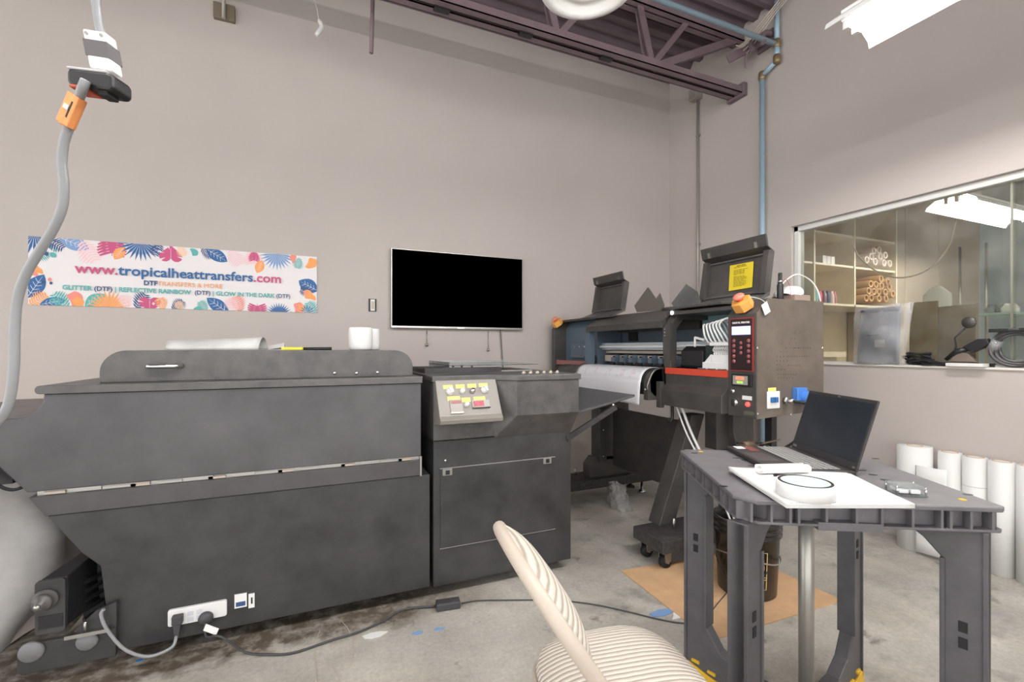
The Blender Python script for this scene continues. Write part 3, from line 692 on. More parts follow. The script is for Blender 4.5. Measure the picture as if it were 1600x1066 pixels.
# ================================================================== POWDER SHAKER CABINET
cb = thing('powder_cabinet', 'black steel cabinet with a slanted control console and side tray right of the dryer', 'machine', (.92, 2.6, 0))
cx0, cx1, cxa, cxb = .542, 1.302, .857, .941; YP = 2.105
MB().box((cx0, YF, .055), (cx1, DB, .76), M_BLACK2).build('lower_body', cb, bev=.003)
def ring(z, yp, xa=cxa, xb=cxb, g=0): return [Vector(p) for p in ((cx0-g, YF-g, z), (xa, YF-g, z), (xb, yp-g, z), (cx1+g, yp-g, z), (cx1+g, DB, z), (cx0-g, DB, z))]
MB().loft([ring(.75, YF-.001, cxa, cxa+.012), ring(.867, YP), ring(1.04, YP)], M_BLACKTOP).build('upper_body', cb, bev=.003)
MB().loft([ring(1.04, YP, g=.008), ring(1.068, YP, g=.008)], M_BLACKTOP).build('top_plate', cb, bev=.003)
# open hopper on top with tray
MB().box((.56, 2.45, 1.068), (1.0, 2.50, 1.095), M_BLACK2).box((.56, 2.5, 1.068), (.68, 2.9, 1.09), M_DARK).build('hopper_rim', cb)
cs = [(2.185, 1.052), (2.10, .885), (2.083, .868), (2.088, .848), (2.11, .842), (2.192, .835), (2.192, 1.052)]
con0 = .548; con1 = onY(774, 593, 2.185).x
con = MB().prism(cs, 'x', con0, onY(786, 660, 2.09).x, M_GREYP)
# taper right side to the top like the photo
for v in con.v:
    if v.x > .8: v.x = con1+(onY(786, 660, 2.09).x-con1)*(1.052-v.z)/.19
con.build('control_console', cb, bev=.008, seg=3)
conz = Vector((0, 2.10-2.185, .885-1.052)).normalized()
def cp(px, py, out=0.0):
    """point on the console face under a photo pixel"""
    d = Vector(ray(px, py)); n = Vector((0, -(.885-1.052), (2.10-2.185))).normalized()
    if n.y > 0: n = -n
    o = Vector((0, 2.185, 1.052)); c = Vector((0, 0, CH)); k = (o-c).dot(n)/d.dot(n); return c+d*k, n
for px, py, w_, h_ in ((700, 605, .047, .02), (719, 604, .045, .02), (737, 603, .045, .02), (755, 602, .045, .02), (709, 623, .062, .022), (728, 625, .045, .022), (749, 623, .060, .020)):
    p, n = cp(px, py); M = plane(p, (1, 0, 0), -conz)
    B((-w_/2, -h_/2, 0), (w_/2, h_/2, .001), M_YEL, M).build('label', cb)
for px, py, r, mm_ in ((703, 612, .020, M_WHITE), (722, 612, .014, M_WHITE), (738, 611.5, .014, M_CHROME), (757, 609.5, .020, M_WHITE), (729, 633, .013, M_WHITE)):
    p, n = cp(px, py); M = plane(p, (1, 0, 0), -conz).to_3x3().to_4x4()
    kb = MB().lathe([(r, 0), (r, .006), (r*.75, .012), (r*.7, .02), (.001, .02)], p, mm_, 18, 'z', True, M).build('knob', cb)
    if r > .015:
        MB().box((-r*.18, -r*.7, .02), (r*.18, r*.7, .027), M_STEEL, Matrix.Translation(p) @ M @ Matrix.Rotation(.5, 4, 'Z')).build('knob_pointer', kb)
p, n = cp(713, 635.5); M = plane(p, (1, 0, 0), -conz)
mtr = B((-.031, -.034, 0), (.031, .034, .006), mat('grey_meter', (150, 146, 140), .4), M).build('meter', cb, bev=.002)
B((-.026, .012, .006), (.026, .027, .0065), M_PINK, M).build('meter_window', mtr); B((-.031, -.036, .0), (.031, -.03, .009), M_WHITE, M).build('meter_lip', mtr)
p, n = cp(751, 631.5); M = plane(p, (1, 0, 0), -conz)
tmr = B((-.045, -.020, 0), (.045, .020, .006), mat('grey_meter', (150, 146, 140), .4), M).build('digital_timer', cb, bev=.002)
B((-.037, -.012, .006), (.015, .014, .0066), mat('dark_red_window', (120, 16, 36), .3), M).build('timer_window', tmr)
text('timer_digits', '6.20', M_LEDR, M @ Matrix.Translation((-.011, -.010, .007)), .028, tmr)
MB().box((-.045, -.022, 0), (.045, -.018, .009), M_DARK, M).build('timer_lip', tmr)
# door with latches
dx0, dx1 = .575, 1.199
dp = B((dx0, YF-.006, .237), (dx1, YF+.002, .62), M_BLACK2).build('door', cb, bev=.002)
for a_, b_ in (((dx0-.003, .2345), (dx1+.003, .237)), ((dx0-.003, .62), (dx1+.003, .6225))):
    B((a_[0], YF-.007, a_[1]), (b_[0], YF, b_[1]), mat('worn_edge', (140, 138, 134), .4)).build('door_edge', dp)
for px, py in ((699, 738), (855, 720)):
    q = onY(px, py, YF-.007)
    B((q.x-.024, YF-.012, q.z-.016), (q.x+.024, YF-.004, q.z+.016), mat('latch_grey', (128, 126, 122), .4)).build('latch', dp, bev=.003)
    B((q.x-.010, YF-.014, q.z-.010), (q.x+.010, YF-.011, q.z+.010), M_DARK).build('latch_key', dp)
# fold-out side tray
ty0, ty1 = 2.20, 2.95
MB().loft([[Vector((1.305, ty0, .845)), Vector((1.74, ty0, .932)), Vector((1.74, ty0, .918)), Vector((1.305, ty0, .828))], [Vector((1.305, ty1, .845)), Vector((1.74, ty1, .932)), Vector((1.74, ty1, .918)), Vector((1.305, ty1, .828))]], mat('tray_black', (74, 74, 76), .3)).build('side_tray', cb, bev=.003)
a, b = onY(885, 686, ty0-.01), onY(962, 636, ty0-.01)
MB().bar(a, b, .014, .03, M_BLACK2).build('tray_strut', cb)
MB().lathe([(.001, -.01), (.009, -.008), (.009, 0)], onY(958, 633, ty0-.004), M_CHROME, 10, 'y').build('strut_bolt', cb)
MB().lathe([(.001, -.006), (.007, -.004), (.007, 0)], (.60, YF-.004, .66), M_CHROME, 8, 'y').build('bolt', cb)
# clear tray left on top
ct = thing('clear_tray', 'clear acrylic tray with small bits on top of the black cabinet', 'tray', (1.0, 2.7, 1.068))
a = .78; b_ = 1.28
MB().box((.70, 2.48, 1.105), (1.25, 2.95, 1.109), M_ACRYL).box((.70, 2.48, 1.085), (.704, 2.95, 1.125), M_ACRYL).box((.70, 2.95, 1.085), (1.25, 2.954, 1.125), M_ACRYL).build('tray_shell', ct)
for x in (.73, .78, .84): MB().tube([(x, 2.5, 1.068), (x, 2.5, 1.105)], .006, M_CHROME, 8).build('tray_post', ct)
MB().box((.72, 2.5, 1.068), (1.22, 2.56, 1.075), M_STEEL).build('tray_foot', ct)
m = MB(); rnd = random.Random(3)
for k in range(12):
    x = 1.02+.02*k; m.lathe([(.001, .014), (.007, .01), (.009, 0), (.001, 0)], (x, 2.20+.03*(k % 2), 1.068), M_BEIGE, 8)
o = m.build('beige_chips'); tag(o, 'row of beige crumbs along the cabinet top edge', 'crumbs'); o['kind'] = 'stuff'

# ================================================================== WIDE PRINTER (front faces -x, runs toward the back wall)
PX = 2.0; PXB = 2.5; PT = 1.45; PB = .855
Y0, Y1, Y2, Y3, Y4, Y5 = 1.60, 1.772, 2.19, 2.27, 3.12, 3.70
pr = thing('wide_format_printer', 'black wide film printer on a footed stand along the right side', 'printer', (2.2, 2.6, 0))
# right end cabinet
prof = [(PX, PB), (PX, 1.375), (PX+.075, PT), (PXB, PT), (PXB, PB+.02)]
MB().prism(prof, 'y', Y0+.004, Y1, M_PRN).build('end_cabinet', pr, bev=.003)
sp = [(x+(.0 if x < 2.2 else 0), z) for x, z in prof]
side = MB().prism(sp, 'y', Y0, Y0+.004, M_PRNSIDE).build('side_panel', pr)
m = MB()
def hole(px, py): 
    q = onY(px, py, Y0-.0008); m.lathe([(.001, 0), (.0032, 0)], q, M_DARK, 6, 'y', False)
for (x0, x1, y, n) in ((1240, 1266, 544, 8), (1232, 1260, 557, 9), (1232, 1250, 571, 6), (1216, 1244, 585, 8), (1216, 1238, 591, 6), (1214, 1226, 578, 3), (1214, 1230, 564, 4), (1214, 1230, 557.5, 4), (1220, 1230, 550, 2), (1222, 1244, 537, 3), (1236, 1242, 530, 2), (1242, 1243, 520, 1), (1228, 1262, 544, 6), (1216, 1222, 577, 2), (1214, 1218, 570, 2)):
    for k in range(n): hole(x0+(x1-x0)*k/max(1, n-1), y)
m.build('vent_holes', pr)
for px, py in ((1183.5, 544), (1285, 544), (1184, 647), (1236, 648)):
    q = onY(px, py, Y0); MB().lathe([(.001, -.003), (.006, -.002), (.006, 0)], q, M_CHROME, 8, 'y').build('screw', pr)
# control panel on the narrow front
def FX(px, py, X=PX-.001): return onX(px, py, X)
def fpl(px0, py0, px1, py1, t, mat, X=PX, y_in=0):
    """plate on the front (x = const) spanned by two photo corners"""
    a = onX(px0, py0, X); b = onX(px1, py1, X)
    return MB().box((X-t, a.y, a.z), (X+.0, b.y, b.z), mat)
ya, yb = onX(1142, 500, PX).y, onX(1178, 500, PX).y
za, zb = onX(1160, 497, PX).z, onX(1160, 580, PX).z
MB().box((PX-.006, ya, zb), (PX, yb, za), mat('red_keypad_border', (150, 52, 46), .5)).build('keypad_border', pr)
kp = MB().box((PX-.0085, ya-.005, zb+.005), (PX-.005, yb+.005, za-.005), mat('dark_maroon_keypad', (38, 24, 26), .35)).build('keypad', pr)
yc = (ya+yb)/2
B((PX-.0105, ya-.014, za-.085), (PX-.008, yb+.012, za-.042), M_LCD).build('lcd_screen', kp)
Mp = plane((PX-.0095, yc, za-.028), (0, -1, 0), (0, 0, 1))
text('panel_lettering', 'DIGITAL PRINTER', M_WHITE, Mp, .013, kp, bold=.0004)
for k in range(5):
    for yy in (ya-.026, yb+.024):
        MB().lathe([(.001, -.004), (.009, -.003), (.010, 0)], (PX-.008, yy, za-.115-.026*k), mat('pinkish_button', (150, 84, 84), .5), 12, 'x').build('button', kp)
for yy, zz in ((yc, za-.150), (yc, za-.176), (yc, za-.126)):
    MB().lathe([(.001, -.004), (.008, -.003), (.009, 0)], (PX-.008, yy, zz), mat('pinkish_button', (150, 84, 84), .5), 12, 'x').build('button', kp)
a = onX(1145, 584, PX); b = onX(1176, 605, PX)
B((PX-.010, a.y, b.z), (PX, b.y, a.z), M_DARK).build('heater_display', pr, bev=.002)
B((PX-.0115, a.y-.010, b.z+.008), (PX-.009, b.y+.02, a.z-.008), mat('grey_display', (150, 150, 140), .4)).build('display_face', pr)
text('display_digits', '0030', mat('lit_orange_digits', (250, 120, 90), .4, emit=.8), plane((PX-.012, (a.y+b.y)/2+.006, a.z-.028), (0, -1, 0), (0, 0, 1)), .024, pr, bold=.0006)
text('display_digits', '0040', mat('lit_green_digits', (170, 215, 80), .4, emit=.5), plane((PX-.012, (a.y+b.y)/2+.006, a.z-.047), (0, -1, 0), (0, 0, 1)), .018, pr, bold=.0005)
for px, py, r, mm_ in ((1146, 611, .013, M_CHROME), (1149, 629, .019, M_CHROME), (1169, 632, .013, mat('lit_red_switch', (240, 90, 84), .4, emit=.6))):
    q = onX(px, py, PX)
    MB().lathe([(r, 0), (r, -.006), (r*.7, -.012), (.001, -.012)], q, mm_, 18, 'x').build('switch', pr)
q = onX(1149, 629, PX); B((PX-.024, q.y-.004, q.z-.016), (PX-.010, q.y+.004, q.z+.016), M_DARK).build('key_bow', pr)
a = onX(1160, 618, PX); b = onX(1175, 626, PX); B((PX-.002, a.y, b.z), (PX, b.y, a.z), M_PAPER).build('sticker', pr)
a = onX(1163, 642, PX); b = onX(1178, 650, PX); B((PX-.003, a.y, b.z), (PX, b.y, a.z), mat('olive_counter', (88, 92, 76), .5)).build('counter', pr)
# side switch, label, blue socket
q = onY(1207.5, 625, Y0); B((q.x-.045, Y0-.006, q.z-.043), (q.x+.045, Y0, q.z+.043), M_WHITE).build('breaker_cover', pr, bev=.003)
for dx in (-.015, .012): B((q.x+dx-.010, Y0-.016, q.z-.012), (q.x+dx+.010, Y0-.005, q.z+.014), BNB).build('breaker_toggle', pr, bev=.002)
q = onY(1206, 611, Y0); B((q.x-.028, Y0-.002, q.z-.012), (q.x+.028, Y0, q.z+.016), M_YEL).build('label', pr)
q = onY(1245, 620, Y0)
MBLUE = mat('blue_power_connector', (72, 124, 196), .4)
bs = MB().box((q.x-.035, Y0-.03, q.z-.03), (q.x+.04, Y0, q.z+.048), MBLUE).lathe([(.034, 0), (.038, -.04), (.034, -.06), (.001, -.06)], (q.x+.02, Y0-.02, q.z-.005), MBLUE, 18, 'y')
bs.build('blue_socket', pr, bev=.003)
q2 = onY(1226, 626, Y0)
MB().tube([q2+Vector((0, -.004, 0)), q2+Vector((0, -.05, 0))], .012, M_STEEL, 12).lathe([(.001, -.02), (.019, -.018), (.019, 0)], q2, M_STEEL, 6, 'y').build('cable_gland', pr)
MB().tube(spline([q2+Vector((0, -.05, 0)), q2+Vector((.03, -.08, -.005)), q2+Vector((.07, -.08, -.03)), q2+Vector((.085, -.06, -.08)), q2+Vector((.06, -.02, -.2)), q2+Vector((.02, .1, -.3))], 6), .007, M_RUB, 8).build('power_cable', pr)
# emergency stops
def estop(c, s=1.0, tilt=0):
    e = MB(); M = Matrix.Translation(c) @ Matrix.Rotation(math.radians(-40), 4, 'Y')
    OR = mat('amber_emergency_box', (224, 160, 78), .45)
    e.prism([(.045*s*math.cos(a), .045*s*math.sin(a)) for a in [PI/6+k*PI/3 for k in range(6)]], 'z', 0, .045*s, OR, M)
    e.build('emergency_box', pr, bev=.004)
    c2 = M @ Vector((0, 0, .045*s))
    MB().lathe([(.001, .028*s), (.02*s, .026*s), (.026*s, .018*s), (.022*s, .012*s), (.014*s, .01*s), (.014*s, 0)], c2, mat('pale_red_button', (226, 130, 110), .45), 18, 'z', True, Matrix.Rotation(math.radians(-40), 4, 'Y')).build('emergency_button', pr)
estop(Vector((PX+.02, 1.685, 1.405)), 1.15)
estop(Vector((PX+.03, 3.62, 1.41)), 1.1)
# printer body behind: rear wall, base trough, red strip, lower housings
TOPB = 1.42
B((2.42, Y1, PB), (PXB, Y4+.0, 1.40), M_PRN).build('rear_body', pr)
hp = [(PX, 1.048), (PX, .99), (PX-.045, .955), (PX-.045, PB+.005), (2.42, PB+.005), (2.42, 1.048)]
MB().prism(hp, 'y', Y1, 2.235, M_PRN).build('lower_housing', pr, bev=.003)
B((PX-.05, 2.225, PB-.015), (PX-.02, 2.262, 1.0), M_PRN).build('housing_end', pr, bev=.002)
MB().box((PX-.004, Y1, 1.048), (PX+.004, 2.235, 1.085), M_RED).build('red_strip', pr)
B((PX+.004, Y1, 1.04), (2.42, 2.19, 1.06), M_PRN).build('tray_floor', pr)
# teal cover panel at the back of the cavity
B((2.30, Y1, 1.25), (2.32, 2.235, 1.42), M_TEAL).build('back_cover', pr)
m = MB()
for k in range(26): m.box((2.292, Y1+.018*k, 1.235), (2.30, Y1+.018*k+.010, 1.26), M_TEAL)
m.build('cable_comb', pr)
B((PX+.02, Y1, 1.405), (PXB, 2.25, 1.425), M_PRN).build('cavity_roof', pr)
# arch frame between cavity and hood
ar = [(PX, 1.085), (PX, 1.34), (PX+.07, 1.425), (PXB, 1.425), (PXB, 1.38), (PX+.10, 1.38), (PX+.045, 1.32), (PX+.045, 1.16), (PX+.045, 1.085)]
MB().prism(ar, 'y', 2.19, 2.25, M_PRN).build('arch_frame', pr, bev=.002)
MB().prism([(2.19, 1.125), (2.19, 1.36), (2.25, 1.33), (2.25, 1.17)], 'x', PX-.008, PX, M_PRN).build('arch_flange', pr)
for zz in (1.30, 1.28, 1.32): MB().lathe([(.001, -.003), (.005, -.002), (.005, 0)], (PX-.008, 2.235, zz), M_CHROME, 8, 'x').build('screw', pr)
# long silver rails through the machine
m = MB(); m.box((2.16, Y1, 1.19), (2.28, Y5-.2, 1.245), M_ALU); m.tube([(2.15, Y1, 1.215), (2.15, Y5-.2, 1.215)], .012, M_WHITE, 8)
m.build('carriage_rail', pr, bev=.003)
m = MB().box((2.20, Y1, 1.165), (2.28, Y5-.2, 1.185), M_BEIGE).box((2.17, Y1, 1.10), (2.20, Y4, 1.15), M_BEIGE)
m.build('lower_rail', pr, bev=.002)
for k in range(11):
    yy = 1.86+.105*k
    if 1.95 < yy < 2.2: continue
    m = MB().box((2.105, yy, 1.085), (2.165, yy+.038, 1.135), M_BLUEST).tube([(2.10, yy-.012, 1.09), (2.10, yy+.05, 1.09)], .012, M_DARK, 8).box((2.14, yy+.004, 1.13), (2.165, yy+.034, 1.155), M_BLUEST)
    m.build('pinch_roller', pr, bev=.002)
    MB().box((2.16, yy+.05, 1.105), (2.168, yy+.088, 1.145), M_DARK).box((2.155, yy+.055, 1.118), (2.162, yy+.082, 1.126), M_STEEL).build('roller_bracket', pr)
# hood over the middle
hd = [(PX-.01, 1.33), (PX-.01, 1.372), (PX+.14, 1.455), (PX+.32, 1.455), (PX+.32, 1.33), (PX+.30, 1.33), (PX+.30, 1.40), (PX+.03, 1.36), (PX+.01, 1.33)]
MB().prism(hd, 'y', Y3-.01, Y4, M_PRN).build('front_hood', pr, bev=.002)
B((2.34, Y3, 1.06), (2.36, Y4, 1.42), M_BLUEST).build('inner_back', pr)
B((2.325, Y4-.20, 1.26), (2.34, Y4-.10, 1.36), M_DARK).build('cover_slot', pr)
B((PX, Y4-.035, 1.08), (PX+.05, Y4+.03, 1.335), M_BLUEST).build('inner_post', pr)
# platen and curved apron
ap = []
for k in range(9):
    a = PI/2*k/8; ap.append((PX-.01-.085*math.sin(a), .99+.085*math.cos(a)))
ap = [(2.34, 1.075)]+ap+[(PX-.092, .94), (PX-.06, .91), (2.34, .91)]
MB().prism(ap, 'y', 2.262, Y4+.02, M_DARK).build('platen', pr, bev=0)
ap2 = [(PX+.0, 1.085)]+[(PX-.015-.10*math.sin(PI/2*k/8), .975+.10*math.cos(PI/2*k/8)) for k in range(9)]+[(PX-.115, .885), (PX, .885)]
MB().prism(ap2, 'y', 2.262, 2.30, M_PRN).build('apron_cheek', pr, bev=.002)
MB().tube(spline([(PX-.02, 2.258, 1.085), (PX-.075, 2.258, 1.06), (PX-.118, 2.258, .985), (PX-.118, 2.258, .95)], 5), .003, M_STEEL, 6).build('cheek_trim', pr)
MB().lathe([(.001, -.004), (.008, -.003), (.008, 0)], (PX-.118, 2.28, .95), M_CHROME, 8, 'x').build('screw', pr)
MB().prism(ap2, 'y', Y4+.0, Y4+.06, M_PRN).build('apron_cheek', pr, bev=.002)
MB().tube([(PX-.01, Y4+.05, .985), (PX-.01, Y4+.32, .985)], .085, M_PRN, 20).build('feed_drum', pr)
# left end cabinet (open, blue grey inside)
lf = [(PX, PB), (PX, 1.375), (PX+.075, PT), (PXB, PT), (PXB, PB)]
MB().prism(lf, 'y', Y5-.05, Y5, M_PRN).build('end_flange', pr, bev=.003)
MB().prism([(PX+.12, 1.06), (PX+.12, 1.38), (PX+.16, PT), (PXB, PT), (PXB, 1.06)], 'y', Y4+.03, Y5-.05, M_BLUEST).build('left_cabinet', pr, bev=.002)
B((PX+.05, Y4+.03, 1.435), (PXB, Y5-.05, 1.452), M_PRN).build('cabinet_top', pr)
B((PX+.02, Y4+.03, 1.06), (PX+.03, Y5-.05, 1.10), M_PINK).build('pink_strip', pr)
MB().prism([(PX+.03, 1.05), (PX+.03, PB), (PXB, PB), (PXB, 1.05)], 'y', Y4+.02, Y5-.05, M_PRN).build('left_housing', pr, bev=.003)
B((PX+.09, Y4+.12, 1.12), (PX+.13, Y4+.40, 1.24), M_BLUEST).build('bracket_plate', pr, bev=.004)
for k in range(3): MB().lathe([(.001, -.003), (.008, -.002), (.008, 0)], (PX+.09, Y4+.18+.08*k, 1.215), M_CHROME, 8, 'x').build('screw', pr)
MB().tube([(PX+.07, Y4+.1, 1.12), (PX+.07, Y4+.02, 1.12)], .035, M_DARK, 12).build('feed_roller', pr)
# raised lids
def lid_(y0, y1, zb_, zt, xb, nm='raised_lid'):
    L = MB(); s = (zt-zb_)
    def P(y, f, o=0):  # f 0 bottom .. 1 top; leans back a little
        return Vector((xb+.05*f+o, y, zb_+s*f))
    wdt = y1-y0
    # main panel, folded top lip, side rims
    L.loft([[P(y0, 0), P(y1, 0), P(y1, 0, .012), P(y0, 0, .012)], [P(y0, .72), P(y1, .72), P(y1, .72, .012), P(y0, .72, .012)]], M_PRN)
    L.loft([[P(y0, .72), P(y1, .72), P(y1, .72, .012), P(y0, .72, .012)], [P(y0+.0, .80, -.05), P(y1, .80, -.05), P(y1, .80, -.038), P(y0, .80, -.038)]], M_PRN)
    L.loft([[P(y0, .80, -.05), P(y1, .80, -.05), P(y1, .80, -.038), P(y0, .80, -.038)], [P(y0-.0, 1.0, -.075), P(y1, 1.0, -.075), P(y1, 1.0, -.063), P(y0, 1.0, -.063)]], M_PRN)
    o = L.build(nm, pr, bev=.002)
    r = MB()
    for yy in (y0, y1-.035*wdt/.48): 
        r.loft([[P(yy, 0, -.035), P(yy+.035*wdt/.48, 0, -.035), P(yy+.035*wdt/.48, 0, 0), P(yy, 0, 0)], [P(yy, .74, -.035), P(yy+.035*wdt/.48, .74, -.035), P(yy+.035*wdt/.48, .74, 0), P(yy, .74, 0)]], M_PRN)
    r.loft([[P(y0+.07*wdt, .68, -.012), P(y1-.07*wdt, .68, -.012), P(y1-.07*wdt, .68, 0), P(y0+.07*wdt, .68, 0)], [P(y0+.07*wdt, .71, -.012), P(y1-.07*wdt, .71, -.012), P(y1-.07*wdt, .71, 0), P(y0+.07*wdt, .71, 0)]], M_BLACKTOP)
    r.loft([[P(y0+.07*wdt, .02, -.014), P(y1-.07*wdt, .02, -.014), P(y1-.07*wdt, .02, 0), P(y0+.07*wdt, .02, 0)], [P(y0+.07*wdt, .06, -.014), P(y1-.07*wdt, .06, -.014), P(y1-.07*wdt, .06, 0), P(y0+.07*wdt, .06, 0)]], M_BLACKTOP)
    r.build('lid_rim', pr)
    for yy in (y0+.12*wdt, y1-.16*wdt):
        MB().loft([[P(yy, .80, -.056), P(yy+.02, .80, -.056), P(yy+.02, .80, -.045), P(yy, .80, -.045)], [P(yy, .9, -.068), P(yy+.02, .9, -.068), P(yy+.02, .9, -.055), P(yy, .9, -.055)]], M_STEEL).build('magnet', pr)
    # sloped base of the lid
    MB().loft([[Vector((xb-.12, y0-.02, zb_-.045)), Vector((xb-.12, y1+.03, zb_-.045)), Vector((xb-.12, y1+.03, zb_-.06)), Vector((xb-.12, y0-.02, zb_-.06))], [Vector((xb+.01, y0, zb_+.01)), Vector((xb+.01, y1, zb_+.01)), Vector((xb+.01, y1, zb_-.01)), Vector((xb+.01, y0, zb_-.01))]], M_BLACKTOP).build('lid_hinge', pr)
    return P
zlt = 1.80
LP = lid_(1.745, 2.20, 1.50, 1.82, 2.27)
# slide out roof sheet
B((PX+.0, 1.80, 1.437), (2.30, 2.22, 1.450), M_PRN).build('roof_sheet', pr, bev=.002)
a = onX(933, 450, 2.22); b = onX(979, 450, 2.22)
lid_(b.y, a.y, 1.50, onX(955, 432, 2.26).z, 2.20)
# yellow notice taped in the lid
def onplane(px, py, o, n):
    d = Vector(ray(px, py)); c = Vector((0, 0, CH)); return c+d*((Vector(o)-c).dot(n)/d.dot(n))
p00, p10, p01 = LP(1.745, 0, -.003), LP(2.2, 0, -.003), LP(1.745, .7, -.003)
nn = (p10-p00).cross(p01-p00).normalized()
q = [onplane(x, y, p00, nn) for x, y in ((1139.5, 455), (1176, 449), (1178.5, 408.5), (1141.5, 415.5))]
q = [v-Vector((.004, 0, 0)) for v in q]
nt_ = thing('yellow_notice', 'yellow printed notice taped inside the raised printer lid', 'notice', q[0])
MB().loft([q, [v+Vector((-.001, 0, 0)) for v in q]], mat('yellow_sheet', (218, 196, 44), .6)).build('notice_sheet', nt_)
Mn = plane((q[0]+q[1]+q[2]+q[3])/4, q[1]-q[0], q[3]-q[0]); Mn = Mn @ Matrix.Translation((0, 0, .003))
hh = (q[3]-q[0]).length
INK = mat('olive_ink', (120, 108, 30), .7)
rnd = random.Random(5)
ll = MB()
for k in range(15):
    if k == 6 or k == 1: continue
    z = hh*(.36-.052*k); ww = hh*rnd.uniform(.16, .30)
    x = -hh*.30
    while x < ww:
        l = rnd.uniform(.008, .022); ll.box((x, z, 0), (min(x+l, ww), z+.0028, .0006), INK, Mn); x += l+.005
ll.build('printed_lines', nt_)
MB().box((-.03, hh*.41, 0), (-.002, hh*.41+.005, .0006), INK, Mn).box((.002, hh*.41, 0), (.03, hh*.41+.005, .0006), INK, Mn).build('printed_heading', nt_)
# grey zigzag plate and the clear flap beside it
def poly_x(pts, X, t, mat): return MB().prism([(onX(a, b, X).y, onX(a, b, X).z) for a, b in pts], 'x', X, X+t, mat)
poly_x([(991, 478), (1012, 449), (1015, 452), (1025, 467), (1031, 458), (1038, 477), (1036, 485), (995, 488)], 2.17, .004, mat('grey_card', (96, 90, 84), .6)).build('folded_flap', pr)
poly_x([(1049, 474), (1072, 444), (1090, 456), (1095, 472), (1078, 482), (1056, 484)], 2.2, .002, M_THIN).build('clear_flap', pr)
MB().tube([(2.14, 2.25, 1.46), (2.14, 2.42, 1.46)], .012, M_PRN, 8).build('hinge_bar', pr)
MB().lathe([(.001, -.006), (.012, -.005), (.012, 0)], (PX+.02, 2.20, 1.418), mat('indicator_lamp', (250, 250, 255), .3, emit=3), 10, 'x').build('indicator_lamp', pr)
# carriage and ink dampers
q0 = onX(1064, 560, 2.03); q1 = onX(1098, 560, 2.03)
cr = MB()
cr.prism([(2.03, 1.10), (2.03, 1.185), (2.07, 1.215), (2.15, 1.215), (2.15, 1.10)], 'y', q1.y, q0.y, M_DARK)
cr.build('carriage_box', pr, bev=.003)
MB().box((2.05, q1.y-.06, 1.09), (2.15, q1.y, 1.22), mat('dark_green_board', (34, 46, 44), .5)).build('carriage_side', pr, bev=.003)
MB().tube([(2.04, q0.y-.10, 1.21), (2.04, q0.y-.10, 1.265)], .006, M_WHITE, 8).bar((2.04, q0.y-.10, 1.265), (2.04, q0.y-.17, 1.25), .012, .012, M_WHITE).build('carriage_arm', pr)
dy0, dy1 = 1.785, q1.y-.055
MB().box((2.02, dy0, 1.085), (2.14, dy1+.05, 1.125), M_WHITE).prism([(dy1, 1.12), (dy1+.045, 1.09), (dy1+.05, 1.12), (dy1, 1.17)], 'x', 2.03, 2.10, M_WHITE).build('damper_base', pr, bev=.004)
nd = 7
for k in range(nd):
    y = dy0+.01+(dy1-dy0-.02)*k/nd
    MB().box((2.03, y, 1.11), (2.075, y+.022, 1.165), M_WHITE).box((2.04, y+.006, 1.165), (2.06, y+.016, 1.178), M_WHITE).build('ink_damper', pr, bev=.003)
MB().box((2.02, dy0, 1.215), (2.11, dy1, 1.235), M_WHITE).build('tube_plate', pr, bev=.004)
for k in range(9):
    y = dy0+.01+(dy1-dy0-.02)*k/9
    MB().tube(spline([(2.05, y, 1.175), (2.035, y+.008, 1.19), (2.03, y-.004, 1.205), (2.05, y+.006, 1.22)], 4), .0035, M_WHITE, 6).build('ink_tube', pr)
for k in range(6):
    y = dy0+.02+.028*k
    MB().tube(spline([(2.05, y, 1.23), (2.03, y+.01, 1.27), (2.03, y+.05-.006*k, 1.33), (2.06, y+.02, 1.365-.006*k), (2.10, y-.04, 1.35), (2.13, y-.06, 1.28)], 5), .0055, M_WHITE, 8).build('ink_hose', pr)
for k in range(3):
    MB().lathe([(.018, 0), (.024, .002), (.024, .006), (.001, .004)], (2.02, dy0+.04+.07*k, 1.086), mat('grey_cap', (120, 118, 114), .5), 16).build('capping_pad', pr)
# stand: feet, legs, panels, castors
for yy in (1.945, 3.085):
    m = MB().box((1.725, yy, .098), (2.62, yy+.255, .168), mat('dusty_black_base', (40, 40, 41), .5, mottle=.3, mscale=45, rgb2=(70, 68, 67)))
    m.build('foot', pr, bev=.006)
    for fx, fy in ((1.78, yy+.05), (1.78, yy+.2), (2.55, yy+.05), (2.55, yy+.2)):
        if yy < 2:
            c = MB().lathe([(.001, -.02), (.028, -.02), (.035, -.014), (.035, .014), (.028, .02), (.001, .02)], (fx, fy, .038), M_RUB, 20, 'y'); c.build('caster_wheel', pr)
            MB().box((fx-.02, fy-.028, .04), (fx+.02, fy-.022, .10), M_STEEL).box((fx-.02, fy+.022, .04), (fx+.02, fy+.028, .10), M_STEEL).box((fx-.02, fy-.028, .088), (fx+.02, fy+.028, .098), M_STEEL).tube([(fx, fy-.03, .038), (fx, fy+.03, .038)], .006, M_STEEL, 8).build('caster_fork', pr)
        else:
            MB().lathe([(.001, 0), (.035, 0), (.035, .012), (.012, .026), (.008, .098), (.001, .098)], (fx, fy, 0), M_CHROME if fy < yy+.1 else M_DARK, 18).build('levelling_foot', pr)
for px, py, h in ((1053, 825, .168), (899, 742, .168)):
    q = onH(px, py, .168)
    MB().tube([(q.x, q.y, .16), (q.x, q.y, .168+.055)], .009, M_STEEL, 10).build('threaded_stud', pr)
